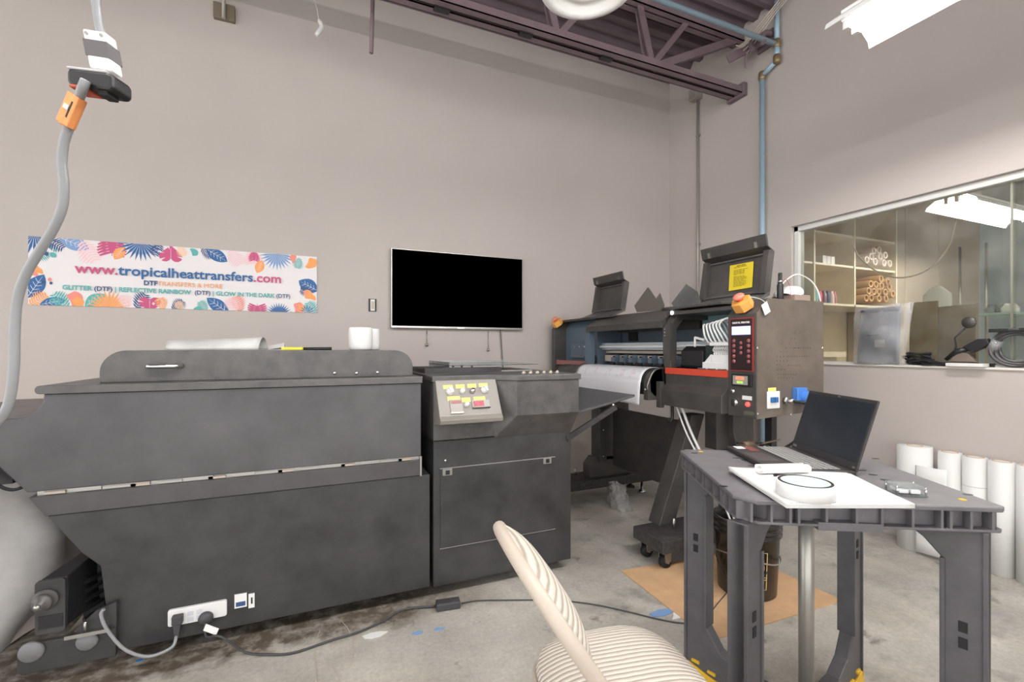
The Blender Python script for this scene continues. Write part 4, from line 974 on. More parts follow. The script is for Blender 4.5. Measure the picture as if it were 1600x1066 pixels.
for ly, xa_, xb_ in ((2.13, 1.86, 2.11),):
    MB().loft([[Vector((xa_, ly, .168)), Vector((xa_+.115, ly, .168)), Vector((xa_+.115, ly+.10, .168)), Vector((xa_, ly+.10, .168))],
               [Vector((xb_, ly, .80)), Vector((xb_+.10, ly, .80)), Vector((xb_+.10, ly+.10, .80)), Vector((xb_, ly+.10, .80))]], M_PRN).build('leg', pr, bev=.004)
# far leg: broad post with a sloped shoe
MB().prism([(2.04, .168), (2.04, .27), (2.09, .33), (2.44, .33), (2.44, .168)], 'y', 3.14, 3.24, M_PRN).build('shoe', pr, bev=.003)
B((2.12, 3.14, .30), (2.42, 3.24, PB), M_PRN).build('leg', pr, bev=.003)
B((2.12, 3.11, .30), (2.18, 3.14, .72), M_PRN).build('post_edge', pr)
for z in (.34, .55): MB().lathe([(.001, -.003), (.006, -.002), (.006, 0)], (2.15, 3.11, z), M_CHROME, 8, 'y').build('screw', pr)
a = onX(958, 637, 2.24); b = onX(1100, 690, 2.24)
B((2.24, 2.30, .26), (2.26, 3.11, .725), M_PRN).build('rear_panel', pr, bev=.002)
MB().prism([(2.32, .168), (2.32, .60), (2.29, .70), (2.29, PB), (2.46, PB), (2.46, .168)], 'y', 1.99, 2.13, M_PRN).build('leg', pr, bev=.003)
B((2.26, 1.72, .10), (2.30, 1.76, PB), M_DARK).build('support_post', pr)
B((2.20, 2.03, .60), (2.34, 2.12, PB), M_PRN).build('stand_bracket', pr, bev=.003)
MB().tube(spline([(2.02, 2.20, PB), (2.02, 2.20, .78), (2.0, 2.2, .755), (1.99, 2.2, .78)], 4), .009, M_DARK, 8).build('cable_hook', pr)
# waste tubes down to the bucket
for k in range(2):
    tag(MB().tube(spline([(2.03+.02*k, 2.18-.02*k, .86), (2.02+.02*k, 2.08-.02*k, .70), (2.0+.02*k, 1.92-.01*k, .53), (1.99+.03*k, 1.80, .40), (1.99+.03*k, 1.74, .30)], 6), .0075 if k else .005, M_LAMPW, 8).build('waste_tube'), ('thin' if k == 0 else 'thicker')+' white waste tube running down from the printer into the bucket', 'tube')
# printed film over the platen
fm = MB()
def film(u, v):
    L = u*.36
    if L < .10: x, z = PX+.09-L, 1.0785
    else:
        s = L-.10; a = min(s/.09, PI/2)
        x = PX-.01-.0885*math.sin(a); z = .99+.0885*math.cos(a)
        if s > .09*PI/2: z -= (s-.09*PI/2)*1.2; x -= .004+.012*abs(math.sin((s-.14)*9))+.004*math.sin(v*9)*u
    return Vector((x, 2.345+(Y4+.0-2.345)*v, z+.0))
fm.grid(film, 34, 24, mat('pale_film', (226, 226, 230), .35))
ff = thing('printed_film', 'white printed film draped over the printer platen', 'film', (PX-.1, 2.7, .8))
fm.build('film_sheet', ff, solid=.0012)
# faint rosy prints
fp = MB(); rnd = random.Random(11); FPK = mat('faint_rose_print', (222, 208, 212), .5); FGY = mat('faint_grey_print', (210, 210, 217), .5)
for k in range(5):
    for jx in range(9):
        u0 = .50+rnd.uniform(-.06, .09); v0 = .10+.18*k+rnd.uniform(-.05, .05); s = rnd.uniform(.008, .02)
        c = [film(u0+du*s*1.5, v0+dv*s)+Vector((-.0022, 0, .0012)) for du, dv in ((-1, 0), (-.4, .9), (.6, .7), (1, -.2), (.2, -1))]
        fp.add(c, [(0, 1, 2, 3, 4)], FPK if rnd.random() < .65 else FGY)
fp.build('printed_design', ff)
# hanging paper tag on the corner
q = onY(1196, 482, Y0-.01)
tg = thing('paper_tag', 'small cream paper tag hanging on a string at the printer corner', 'tag', q)
Mt = plane((q.x, Y0-.012, q.z), (1, 0, 0), (0, 0, 1)) @ Matrix.Rotation(math.radians(28), 4, 'Z')
B((-.022, -.028, 0), (.022, .028, .001), M_PAPER, Mt).build('tag_card', tg)
MB().tube(spline([(q.x-.005, Y0-.012, q.z+.03), (q.x-.03, Y0-.005, q.z+.045), (q.x-.07, Y0+.02, PT+.004), (2.05, 1.7, PT+.004)], 4), .0015, M_WHITE, 5).build('tag_string', tg)

# items on the printer top
q = onH(1219, 463, PT) if False else Vector((2.30, 1.66, PT))
q = onY(1219, 460, 1.68)
mk = thing('black_spray_bottle', 'slim black bottle with a grey collar standing on the printer', 'bottle', (q.x, 1.68, PT))
MB().lathe([(.001, 0), (.014, 0), (.016, .006), (.016, .085), (.011, .095), (.011, .10), (.001, .10)], (q.x, 1.68, PT), M_DARK, 18).build('bottle_body', mk)
MB().lathe([(.001, .099), (.013, .099), (.013, .108), (.010, .112), (.010, .145), (.008, .15), (.001, .15)], (q.x, 1.68, PT), M_RUB, 14).build('cap', mk)
MB().lathe([(.0135, .099), (.0145, .100), (.0145, .108), (.0135, .108)], (q.x, 1.68, PT), M_STEEL, 14).build('collar', mk)
q = onY(1240, 455, 1.78)
MB().box
bx = thing('tissue_box', 'small grey box with white cloth bunched on it on the printer top', 'box', (q.x, 1.8, PT))
B((q.x-.075, 1.72, PT), (q.x+.055, 1.86, PT+.05), mat('grey_brown_box', (150, 132, 120), .6)).build('box_body', bx, bev=.003)
m = MB(); rnd = random.Random(4)
def cloth(u, v):
    a = 2*PI*v; e = u*PI/2; r = .075*math.sin(e)*(1+.12*math.sin(5*a+u*3)); return Vector((q.x-.02+r*math.cos(a)*1.05, 1.79+r*math.sin(a)*.9, PT+.05+.055*math.cos(e)+.008*math.sin(4*a)*math.sin(e)))
m.grid(cloth, 12, 28, M_PAPER); m.build('white_cloth', bx)
tag(MB().tube(spline([onY(1218, 452, 1.7), onY(1226, 440, 1.72), onY(1245, 429, 1.74), onY(1266, 438, 1.74), onY(1278, 455, 1.72), onY(1282, 471, 1.68)], 6), .0035, M_WHITE, 8).build('white_tube'), 'thin white tube arching over the printer top to its right corner', 'tube')
tag(MB().tube(spline([onY(1222, 441, 1.7), onY(1228, 436, 1.7), onY(1234, 448, 1.7), onY(1236, 466, 1.66)], 6), .0015, mat('red_wire', (180, 60, 60), .5), 6).build('red_wire'), 'thin red wire looped behind the black bottle', 'wire')

# ================================================================== ROOM BEYOND THE INNER WINDOW
OY = 3.25
M_OW = mat('sand_wall_paint', (216, 200, 172), .75)
struct(B((WX+.14, OY, 0), (8.5, OY+.12, 4.2), M_OW).build('wall_far_room'))
struct(B((8.4, -4, 0), (8.5, OY, 4.2), mat('grey_green_wall', (150, 158, 158), .7)).build('wall_far_room_side'))
M_GB = mat('taupe_laminate_panel', (168, 156, 142), .45, mottle=.06, mscale=2)
M_GB2 = mat('pale_teal_panel', (164, 178, 180), .35, mottle=.06, mscale=2)
SY = 2.75
sx = lambda px: onY(px, 400, SY).x
tall = thing('tall_panel_cabinet', 'tall taupe panelled cabinet beyond the window, right of the cardboard tubes', 'cabinet', (6.4, 3.0, 0))
es = [sx(1404), sx(1418), sx(1470), sx(1534), sx(1570), 8.3]
for k in range(5):
    B((es[k]+.004, SY+.02, .05), (es[k+1]-.004, OY-.01, 2.9), M_GB if k < 2 else (M_GB if k == 2 else M_GB2)).build('panel', tall, bev=.003)
shf = thing('wall_shelving', 'cream wall shelving with open cells seen through the inner window', 'shelving', (4.5, 3.0, 1.5))
M_SH = mat('cream_shelf_board', (226, 214, 192), .5)
zb_ = onY(1335, 476, SY).z; zm = onY(1300, 413, SY).z; zt = onY(1300, 366, SY).z
X0_, X1_, X2_, X3_ = 3.62, sx(1273), sx(1336), sx(1401)
B((X0_, SY, zb_-.02), (X3_, OY-.01, zb_), M_SH).build('bottom_board', shf)
B((X0_, SY+.01, zm-.012), (X2_, OY-.01, zm+.006), M_SH).build('shelf_board', shf)
zm2 = onY(1360, 420, SY).z; B((X2_, SY+.01, zm2-.012), (X3_, OY-.01, zm2+.006), M_SH).build('shelf_board', shf)
B((X1_, SY+.01, zt), (X3_, OY-.01, zt+.018), M_SH).build('shelf_board', shf)
for x in (X0_, X1_, X2_, X3_): B((x-.010, SY, zb_-.02), (x+.010, OY-.01, 2.75), M_SH).build('upright', shf)
B((X0_, OY-.03, zb_), (X3_, OY-.012, 2.75), M_OW).build('back_board', shf)
B((X0_, SY+.0, 2.72), (X3_, OY-.01, 2.75), M_SH).build('top_board', shf)
# white box trio on the shelf, small boxes below
q = onY(1284, 412, SY+.05)
for k in range(3):
    w_ = .055; x = q.x+.06*k
    tag(MB().box((x, SY+.04, zm+.006), (x+w_, SY+.16, zm+.085), M_PAPER).build('white_carton', bev=.002), ['white carton on the shelf beyond the window, leftmost of three', 'middle one of three white cartons on the shelf beyond the window', 'white carton nearest the cardboard tubes on the middle shelf'][k], 'carton', 'white cartons on the middle shelf')
for k, (px, cc_, nm) in enumerate(((1284, (120, 190, 186), 'teal'), (1290, (206, 80, 110), 'pink'), (1297, (120, 90, 100), 'dark purple'), (1303, (70, 76, 110), 'navy'), (1309, (214, 190, 180), 'pale'), (1313, (170, 96, 104), 'brick pink'))):
    x = sx(px); tag(MB().lathe([(.001, 0), (.024, 0), (.026, .006), (.026, .09), (.018, .10), (.018, .12), (.001, .12)], (x, SY+.06, zb_), mat('jar_'+nm, cc_, .5), 12).build('ink_jar'), nm+' ink jar on the bottom shelf beyond the window', 'jar', 'ink jars on the bottom shelf')
tag(MB().box((sx(1256), SY+.04, zb_), (sx(1262), SY+.2, zb_+.20), mat('teal_folder', (120, 164, 168), .5)).build('teal_folder', bev=.002), 'upright teal folder on the bottom shelf near the window frame', 'folder')
tag(MB().box((sx(1249), SY+.04, zm+.006), (sx(1251), SY+.18, zm+.13), M_PAPER).build('white_card'), 'white card standing on the middle shelf next to the window frame', 'card')
# tubes in the two cells
M_TB = mat('kraft_tube', (176, 138, 96), .75); M_TI = mat('kraft_tube_inside', (120, 86, 54), .85); M_TW = mat('white_capped_roll', (226, 214, 206), .7)
def roll_end(px, py, r, capm, lab, grp, idx):
    q = onY(px, py, SY-.02)
    m = MB().lathe([(r*.62, .5), (r*.62, .004), (r*.66, 0), (r*.96, 0), (r, .004), (r, .46), (r*.96, .462)], (q.x, q.y, q.z), capm, 14, 'y')
    t = m.build('cardboard_tube' if capm is M_TB else 'capped_roll', origin=(q.x, q.y, q.z)); tag(t, lab, 'tube', grp)
    MB().lathe([(r*.61, .06), (.001, .06)], (q.x, q.y, q.z), M_TI if capm is M_TB else M_TB, 12, 'y').build('core', t)
rr = onY(1354, 466, SY); RT = .045
low_ = [(1354, 466), (1362, 466), (1374, 467), (1385, 467), (1358, 455), (1366, 456), (1374, 456), (1384, 457), (1391, 459), (1396, 460), (1361, 444), (1369, 445), (1378, 447), (1390, 449), (1394, 450), (1377, 436), (1388, 441), (1382, 439)]
sp_ = []
for (x, y) in low_:
    if all((x-a)**2+(y-b)**2 > 55 for a, b in sp_): sp_.append((x, y))
for k, (x, y) in enumerate(sp_): roll_end(x, y, .037, M_TB, 'brown cardboard tube lying in the lower cell beyond the window', 'cardboard tubes in the lower cell', k)
for k, (x, y) in enumerate(((1355, 406), (1362, 401), (1368, 409), (1366, 392), (1374, 391), (1376, 401), (1382, 411), (1384, 399), (1391, 412))): roll_end(x, y, .036, M_TW, 'white-ended roll lying in the upper cell beyond the window', 'white-ended rolls in the upper cell', k)
# ledge, boards, sack, glass shelf
tag(B((WX+.16, OY-.10, 1.112), (5.3, OY-.001, 1.165), M_SH).build('cream_ledge'), 'narrow cream ledge along the far wall under the shelving', 'ledge')
def board(name, pts, X, t, mat, lab, cat): 
    p = [(onX(a, b, X).y, onX(a, b, X).z if k in (1, 2) else 1.061) for k, (a, b) in enumerate(pts)]
    return tag(MB().prism(p, 'x', X, X+t, mat).build(name, bev=.002), lab, cat)
XB = 3.80
ct_ = thing('side_counter', 'white counter just behind the inner window', 'counter', (3.95, 1.6, 0))
B((3.62, .5, 1.02), (4.25, 2.4, 1.06), M_SH).build('counter_top', ct_, bev=.003); B((3.66, .55, 0), (4.2, 2.35, 1.02), M_OW).build('counter_body', ct_)
board('olive_panel', [(1420, 554), (1422, 473), (1464, 470), (1464, 552)], 3.78, .02, mat('olive_kraft', (150, 132, 100), .6), 'olive brown board leaning on the counter behind the clear bag', 'board')
board('grey_panel', [(1465, 552), (1465, 480), (1525, 474), (1525, 550)], 3.80, .03, mat('grey_kraft', (146, 132, 116), .6), 'grey board standing behind the black mirror on the counter', 'board')
q = onX(1457, 475, 4.0)
m = MB(); 
def sack(u, v):
    a = 2*PI*v; hgt = u; r = .085*(1-.25*max(0, u-.6))*(1 if u < .95 else .3); return Vector((4.05+.6*r*math.cos(a), q.y+r*math.sin(a)*(1+.1*math.sin(3*a)), 1.06+hgt*(onX(1457, 447, 4.0).z-1.06)))
m.grid(sack, 10, 16, M_PAPER); m.add([sack(1, v/16) for v in range(16)], [tuple(range(16))], M_PAPER)
tag(m.build('white_sack'), 'white paper sack standing behind the olive board', 'sack')
gs = thing('glass_shelf', 'glass shelf on a thin steel post holding clear scraps beyond the window', 'shelf', (4.1, 1.7, 1.06))
a, b = onX(1524, 491, 4.05), onX(1588, 491, 4.05)
MB().box((4.0, b.y, a.z-.012), (4.3, a.y, a.z), mat('green_glass_edge', (170, 206, 198), .2)).build('shelf_pane', gs)
for px in (1541, 1500): p = onX(px, 500, 4.1); MB().tube([(4.1, p.y, 1.06), (4.1, p.y, 1.9)], .008, M_STEEL, 8).build('post', gs)
for k, (px, s_) in enumerate(((1548, .035), (1562, .03), (1576, .04))):
    p = onX(px, 486, 4.1); tag(MB().lathe([(.001, 0), (s_, .001), (s_*1.1, .03), (s_*.6, .06), (.001, .062)], (4.12, p.y, a.z), M_ACRYL if k < 2 else M_PAPER, 10).build('clear_container'), ['clear cup on the glass shelf, nearest the grey board', 'clear cup in the middle of the glass shelf', 'white dish on the glass shelf near the hose coil'][k], 'container')
tag(MB().tube(spline([onX(1333, 385, 4.0), onX(1345, 405, 4.0), onX(1375, 427, 4.0), onX(1412, 434, 4.0), onX(1452, 420, 4.0), onX(1482, 385, 4.0), onX(1494, 343, 4.0)], 6), .006, M_BEIGE, 8).build('hanging_cable'), 'pale cable sagging across the room beyond the window', 'cable')

# ================================================================== ON THE WINDOW SILL
SX = 3.46
# clear bag with grey sheet, leaning on the frame
bgp = [(1335, 568), (1345, 478), (1414, 474), (1409, 569)]
bag = thing('bagged_grey_pouch', 'flat grey cover in a clear plastic bag standing on the sill', 'pouch', (SX, onX(1375, 569, SX).y, WB))
def quad(u, v, pts, X, bul=.0):
    y = (onX(*pts[0], X).y*(1-u)+onX(*pts[3], X).y*u)*(1-v)+(onX(*pts[1], X).y*(1-u)+onX(*pts[2], X).y*u)*v
    z = (WB+.003)*(1-v)+(onX(*pts[1], X).z*(1-u)+onX(*pts[2], X).z*u)*v
    return Vector((X-bul*math.sin(PI*u)*math.sin(PI*v)-.004*math.sin(7*u+4*v), y, z))
m = MB(); m.grid(lambda u, v: quad(u, v, [(1340, 568), (1347, 483), (1408, 478), (1404, 568)], SX, .02), 14, 14, mat('silver_grey_fabric', (150, 156, 166), .35, mottle=.05, mscale=8))
m.build('grey_cover', bag, solid=.012)
m = MB(); m.grid(lambda u, v: quad(u, v, [(1344, 488), (1347, 478), (1408, 473), (1406, 484)], SX-.016, .004)+Vector((0, 0, 0)), 6, 3, M_BLUEST)
for i, v in enumerate(m.v): 
    pass
zc = onX(1376, 482, SX-.02).z
MB().tube([(SX-.012, onX(1348, 486, SX).y, onX(1348, 488, SX).z), (SX-.012, onX(1406, 482, SX).y, onX(1406, 482, SX).z)], .014, mat('dark_rolled_edge', (96, 102, 112), .4), 10).build('rolled_edge', bag)
q = onX(1375, 537, SX-.03); B((SX-.034, q.y-.03, q.z-.025), (SX-.032, q.y+.03, q.z+.025), M_PAPER).build('white_sticker', bag)
q = onX(1372, 524, SX-.03); B((SX-.034, q.y-.065, q.z-.003), (SX-.031, q.y+.065, q.z+.004), mat('dark_rolled_edge', (96, 102, 112), .4)).build('zip_line', bag)
m = MB()
def bagf(u, v):
    p = quad(u, v, [(1334, 569), (1335, 480), (1427, 472), (1412, 570)], SX-.028, .03); p.x -= .006*math.sin(30*u)*max(0, u-.75)*4+.004*math.sin(11*v+5*u); return p
m.grid(bagf, 24, 18, M_BAGP); m.build('plastic_bag', bag)
# cables heap
def heap(name, lab, cx, cy, z, sx_, sy_, sz_, r, mat_, n, seed):
    rnd = random.Random(seed); P = []
    for k in range(n):
        a = k*2.1+rnd.uniform(-.4, .4); f = rnd.uniform(.4, 1)
        P.append((cx+sx_*math.cos(a)*f, cy+sy_*math.sin(a)*f, z+r+sz_*rnd.random()**1.5))
    return tag(MB().tube(spline(P, 6), r, mat_, 7).build(name), lab, 'cable')
c0 = onX(1435, 560, SX).y
heap('black_cable_bundle', 'bundled black cable heaped on the sill beside the clear bag', SX-.005, c0, WB+.002, .035, .085, .075, .006, M_RUB, 26, 2)
c1 = onX(1468, 566, SX).y
heap('thin_cable_bundle', 'thinner black cable lying between the bundle and the mirror on the sill', SX-.02, c1, WB+.002, .02, .09, .03, .005, M_RUB, 14, 8)
# mirror on a stem with clamp
mr_ = thing('clamp_mirror', 'round black mirror on a bent stem with a clamp lying on the sill', 'mirror', (SX, onX(1500, 560, SX).y, WB))
q = onX(1514, 504, SX-.02)
MB().lathe([(.001, -.006), (.030, -.006), (.034, 0), (.030, .010), (.001, .012)], q, mat('smoky_black', (58, 54, 50), .4), 24, 'x').build('mirror_head', mr_)
MB().tube([onX(1508, 513, SX-.01), onX(1492, 528, SX-.01), onX(1494, 542, SX-.01), onX(1490, 552, SX-.01)], .005, M_DARK, 8).build('stem', mr_)
MB().tube([onX(1478, 562, SX-.01), onX(1494, 550, SX-.01), onX(1512, 545, SX-.01)], [.010, .016, .014], M_DARK, 10).build('clamp_body', mr_)
MB().prism([(onX(a, b, SX).y, onX(a, b, SX).z) for a, b in ((1508, 542), (1530, 530), (1546, 529), (1550, 537), (1540, 544), (1522, 551))], 'x', SX-.03, SX+.01, M_DARK).build('clamp_jaw', mr_, bev=.003)
MB().prism([(onX(a, b, SX).y, onX(a, b, SX).z) for a, b in ((1484, 565), (1496, 550), (1514, 552), (1522, 560), (1528, 566))], 'x', SX-.015, SX+.01, mat('smoky_brown', (110, 98, 88), .4)).build('clamp_base', mr_, bev=.003)
a, b = onX(1480, 572, WX-.03), onX(1539, 562, WX-.03)
tag(MB().box((WX-.05, b.y, WB+.003), (WX+.02, a.y, WB+.022), M_PAPER).build('white_box_lid', bev=.002), 'flat white box at the edge of the sill before the mirror', 'box')
m = MB(); 
for k in range(7):
    p = onX(1532+3.6*k, 560, SX+.03); m.box((SX+.02, p.y-.004, WB+.002), (SX+.035, p.y+.004, WB+.022), M_DARK)
o = tag(m.build('dark_clips'), 'short row of dark clips on the sill before the hose coil', 'clips'); o['kind'] = 'stuff'
# coil of hose
q = onX(1588, 540, SX-.01)
cl = thing('hose_coil', 'coil of dark grey hose wrapped with clear film at the right end of the sill', 'hose', (SX, q.y, WB))
for k, r in enumerate((.098, .086, .074)):
    n = 40; P = [(SX-.012+.012*math.sin(a*3+k)+.01*(k-1), q.y+r*math.cos(a)*1.0, WB+.012+.098*1.0+r*math.sin(a)) for a in [2*PI*i/n for i in range(n+1)]]
    MB().tube(P, .009, mat('charcoal_hose', (74, 72, 74), .4), 8).build('hose_loop', cl)
MB().box((SX-.04, q.y-.06, WB+.195), (SX+.01, q.y+.10, WB+.215), M_DARK).build('hose_end', cl, bev=.003)
P = q+Vector((0, .085, .04)); MB().tube([(SX-.01, q.y+.072, WB+.15), (SX-.01, q.y+.098, WB+.09)], .026, M_BAGP, 10).build('film_wrap', cl)

# ================================================================== WHITE ROLLS AT THE RIGHT WALL
RZ = .60
def paper_roll(y, r, h, lab, x=None):
    x = x or WX-.02-r
    t = thing('vinyl_roll', lab, 'roll', (x, y, 0), 'white rolls standing along the right wall')
    MB().lathe([(.038, h-.002), (.038, .001), (r, .001), (r, h), (.038, h)], (x, y, 0), M_PAPER, 36).build('sheet_wrap', t)
    MB().lathe([(.034, .001), (.038, .001), (.038, h+.002), (.034, h+.002), (.034, .001)], (x, y, 0), M_CARD, 24).build('core_tube', t)
    return t
t = paper_roll(1.60, .084, .615, 'white roll with loose sheet standing by the wall, farthest from the camera')
M_PS = M_PAPER
m = MB(); m.grid(lambda u, v: Vector((3.33-.086*math.cos(.3-1.2*u)-.01*u, 1.60-.05-.14*u, .02+.03*u*(1-v)*0+(.50-.0*u)*v+.0)), 14, 8, M_PAPER)
m.build('loose_sheet', t, solid=.001)
paper_roll(1.445, .052, .605, 'white roll standing second from the corner, tucked behind the loose sheet')
t = paper_roll(1.335, .052, .60, 'white roll with a seam ring, third from the corner')
MB().lathe([(.0525, .44), (.0528, .44), (.0528, .443), (.0525, .443)], (WX-.072, 1.335, 0), mat('seam_grey', (190, 190, 188), .6), 30).build('seam', t)
paper_roll(1.225, .054, .60, 'white roll standing fourth from the corner behind the table corner')
paper_roll(1.112, .056, .60, 'white roll standing right of the table corner, nearest the camera')

# ================================================================== LEFT REAR: clear bag and carton behind the dryer
cbx = thing('cardboard_carton', 'large brown cardboard carton behind the clear bag under the dryer end', 'carton', (-1.55, 3.3, 0))
MB().box((-1.9, 3.20, 0), (-.70, 3.72, .58), M_CARD).build('carton_body', cbx, bev=.004)
MB().box((-1.9, 3.196, .40), (-.70, 3.1995, .405), M_TI).build('flap_seam', cbx)
q = onY(60, 835, 3.19)
bgl = thing('clear_bag', 'big clear plastic bag of white scraps on the floor at the left edge', 'bag', (-1.40, 2.70, 0))
m = MB()
def sackf(u, v):
    a = 2*PI*v; h = .70*u; r = (.42+.05*math.sin(4*a+3*u)+.03*math.sin(7*a-5*u))*(1-.35*max(0, u-.55)/.45)*(.9+.1*math.sin(PI*min(1, u*2)))
    return Vector((-1.45+r*1.1*math.cos(a), 2.70+.95*r*math.sin(a), .004+h+.02*math.sin(5*a)*u))
m.grid(sackf, 24, 48, M_FILM); m.build('bag_skin', bgl)
m = MB()
def fillf(u, v):
    a = 2*PI*v; e = u*PI/2; r = (.37+.03*math.sin(5*a+u*4)); return Vector((-1.45+1.1*r*math.cos(a)*math.cos(e)**.5, 2.70+.95*r*math.sin(a)*math.cos(e)**.5, .006+.60*math.sin(e)+.02*math.sin(6*a)*math.sin(e)))
m.grid(fillf, 16, 36, mat('pale_scraps', (222, 208, 200), .8, bump=.4, bscale=14)); o = m.build('scrap_fill', bgl)
# clear plastic by the printer's far foot
m = MB(); 
def scr(u, v):
    a = 2*PI*v; r = (.07*(1-.45*u)+.016*math.sin(5*a+5*u)+.01*math.sin(9*a-7*u))*(1 if u < .97 else .2); return Vector((2.14-.06*u+r*math.cos(a), 2.86+r*1.2*math.sin(a), .003+.20*u+.015*math.sin(4*a+6*u)*u))
m.grid(scr, 12, 20, M_BAGP); tag(m.build('crumpled_plastic'), 'crumpled clear plastic bag on the floor by the far printer foot', 'bag')

# ================================================================== CARDBOARD SHEET, BUCKET
P = [onH(970, 893, 0), onH(1110, 1003, 0), onH(1317, 940, 0)]; P.append(P[0]+P[2]-P[1]); P[3] = Vector((2.30, 1.99, 0))
tag(MB().prism([(p.x, p.y) for p in P], 'z', .0008, .0055, M_CARD).build('cardboard_sheet'), 'flat brown cardboard sheet on the floor under the bucket', 'cardboard')
bk = thing('plastic_bucket', 'black five gallon bucket with a gold print standing on the cardboard sheet', 'bucket', (2.0, 1.66, .0055))
bc = (1.995, 1.655, .006)
MB().lathe([(.001, .004), (.128, 0), (.132, .004), (.146, .29), (.156, .292), (.156, .30), (.148, .302), (.148, .315), (.157, .317), (.157, .326), (.149, .328), (.149, .342), (.158, .344), (.158, .362), (.152, .366), (.144, .366), (.143, .30), (.128, .02), (.001, .02)], bc, mat('glossy_black_plastic', (34, 32, 30), .22), 44).build('bucket_shell', bk)
M_GOLD = mat('gold_print', (196, 168, 112), .5)
def onbk(a, z, o=.0015): r = .132+(z-.004)/.286*.014+o; return Vector((bc[0]+r*math.cos(a), bc[1]+r*math.sin(a), bc[2]+z))
# gold emblem: frame, ring with spokes and block letters, wrapped on the shell
A0 = math.radians(238); 
def gold(pts, closed=False):
    P = [onbk(A0+x/.14, z) for x, z in pts]
    MB().tube(P, .0026, M_GOLD, 5).build('gold_print', bk)
for s in (0,):
    gold([(-.045, .06), (.045, .06), (.045, .235), (-.045, .235), (-.045, .06)])
    gold([(.032*math.cos(t), .165+.032*math.sin(t)) for t in [2*PI*k/18 for k in range(19)]])
    gold([(-.03, .135), (.03, .2)]); gold([(-.03, .2), (.03, .135)]); gold([(-.045, .118), (.045, .118)])
    for k in range(4):
        x = -.032+.021*k; gold([(x, .07), (x, .108)]); gold([(x, .108), (x+.012, .108)]) if k % 2 else gold([(x, .07), (x+.012, .07)])
MB().tube([onbk(math.radians(d), .19+.02*math.sin(math.radians((d-150)*1.8)), .008) for d in range(150, 352, 8)], .0035, M_STEEL, 6).build('wire_handle', bk)
MB().tube([onbk(math.radians(d), .16-.11*math.sin(math.radians((d-150)*180/110)), .006) for d in range(150, 262, 6)], .0028, M_RUB, 6).build('dangling_cord', bk)
for d in (236, 243):
    p = onbk(math.radians(d-40), .34, .02); B((p.x-.012, p.y-.004, p.z-.02), (p.x+.012, p.y+.004, p.z+.02), M_STEEL).build('clip', bk, bev=.002)
# small tools on the far side of the laptop
tl = thing('clamp_tool', 'small brown metal clamp tool standing behind the laptop keyboard', 'tool', (2.06, 1.62, .372))
MT = mat('dull_bronze', (104, 88, 72), .5, .3)
MB().tube([(1.98, 1.65, .372), (2.0, 1.66, .70)], .008, M_DARK, 8).tube([(1.96, 1.65, .72), (2.04, 1.66, .72)], .020, MT, 12).bar((1.93, 1.655, .735), (2.10, 1.645, .722), .014, .008, M_DARK).tube([(2.085, 1.64, .695), (2.12, 1.64, .695)], .022, M_DARK, 10).bar((2.08, 1.64, .722), (2.19, 1.62, .738), .008, .006, MT).build('clamp_jaws', tl)

# ================================================================== FOLDING WORK TABLE
TH = .82
c1 = onH(1066, 702, TH); c2 = onH(1145, 781, TH); c3 = onH(1567, 794, TH)
ctr = (c1+c3)/2; ex = (c3-c2).normalized(); LXt = (c3-c2).length/2; LYt = (c1-c2).length/2
ang = math.atan2(ex.y, ex.x)
TM = Matrix.Translation((ctr.x, ctr.y, 0)) @ Matrix.Rotation(ang, 4, 'Z')
tb = thing('folding_work_table', 'dark grey moulded plastic folding work table with yellow feet', 'table', (ctr.x, ctr.y, 0))
def TP(x, y, z): return TM @ Vector((x, y, z))
def tp(px, py): v = onH(px, py, TH); return TM.inverted() @ v
def cham(r, gx=0): 
    X, Y = LXt-gx, LYt-gx; return [(-X+r, -Y), (X-r*.3, -Y), (X, -Y+r*.3), (X, Y-r*.6), (X-r*.6, Y), (-X+r*.6, Y), (-X, Y-r*.6), (-X, -Y+r)]
m = MB(); m.prism(cham(.045), 'z', TH-.012, TH, M_PURP, TM); m.build('tabletop', tb, bev=.003)
m = MB(); m.prism(cham(.045, .026), 'z', TH-.058, TH-.012, M_PURP, TM)
for e in (-1, 1):
    for d in (.012, .06, .105, .125, .19, .26):
        for s in (-1, 1):
            x = e*(LXt-d-.02); m.box((x-.003, s*(LYt-.004), TH-.057), (x+.003, s*(LYt-.03), TH-.011), M_PURP, TM)
            y = e*(LYt-d-.02); m.box((s*(LXt-.004), y-.003, TH-.057), (s*(LXt-.03), y+.003, TH-.011), M_PURP, TM)
for s in (-1, 1):
    m.box((-LXt+.28, s*(LYt-.012), TH-.05), (LXt-.28, s*(LYt-.03), TH-.011), M_PURP, TM); m.box((-.12, s*(LYt-.002), TH-.07), (.03, s*(LYt-.03), TH-.05), M_PURP, TM)
m.build('apron', tb)
m = MB()
pc = cham(.045, .003)
m2 = [(p[0], p[1]) for p in pc]
for (za, zb2) in ((TH-.062, TH-.055),):
    m.prism(pc, 'z', za, zb2, M_PURP, TM)
m.build('bottom_lip', tb, bev=.002)
for px, py in ((1150, 716), (1164, 719), (1175, 728), (1130, 760), (1329, 744), (1347, 735), (1364, 742), (1383, 750), (1368, 717), (1333, 743), (1512, 773), (1085, 708)):
    p = tp(px, py); MB().prism(rrect(-.012, -.007, .012, .007, .0069), 'z', 0, .0006, M_DARK, Matrix.Translation(TP(p.x, p.y, TH)) @ Matrix.Rotation(ang, 4, 'Z')).build('drain_hole', tb)
for px, py in ((1095, 706), (1504, 781)):
    p = tp(px, py); MB().lathe([(.001, 0), (.009, 0), (.009, .0009), (.001, .0009)], TP(p.x, p.y, TH), M_YELP, 14).build('yellow_plug', tb)
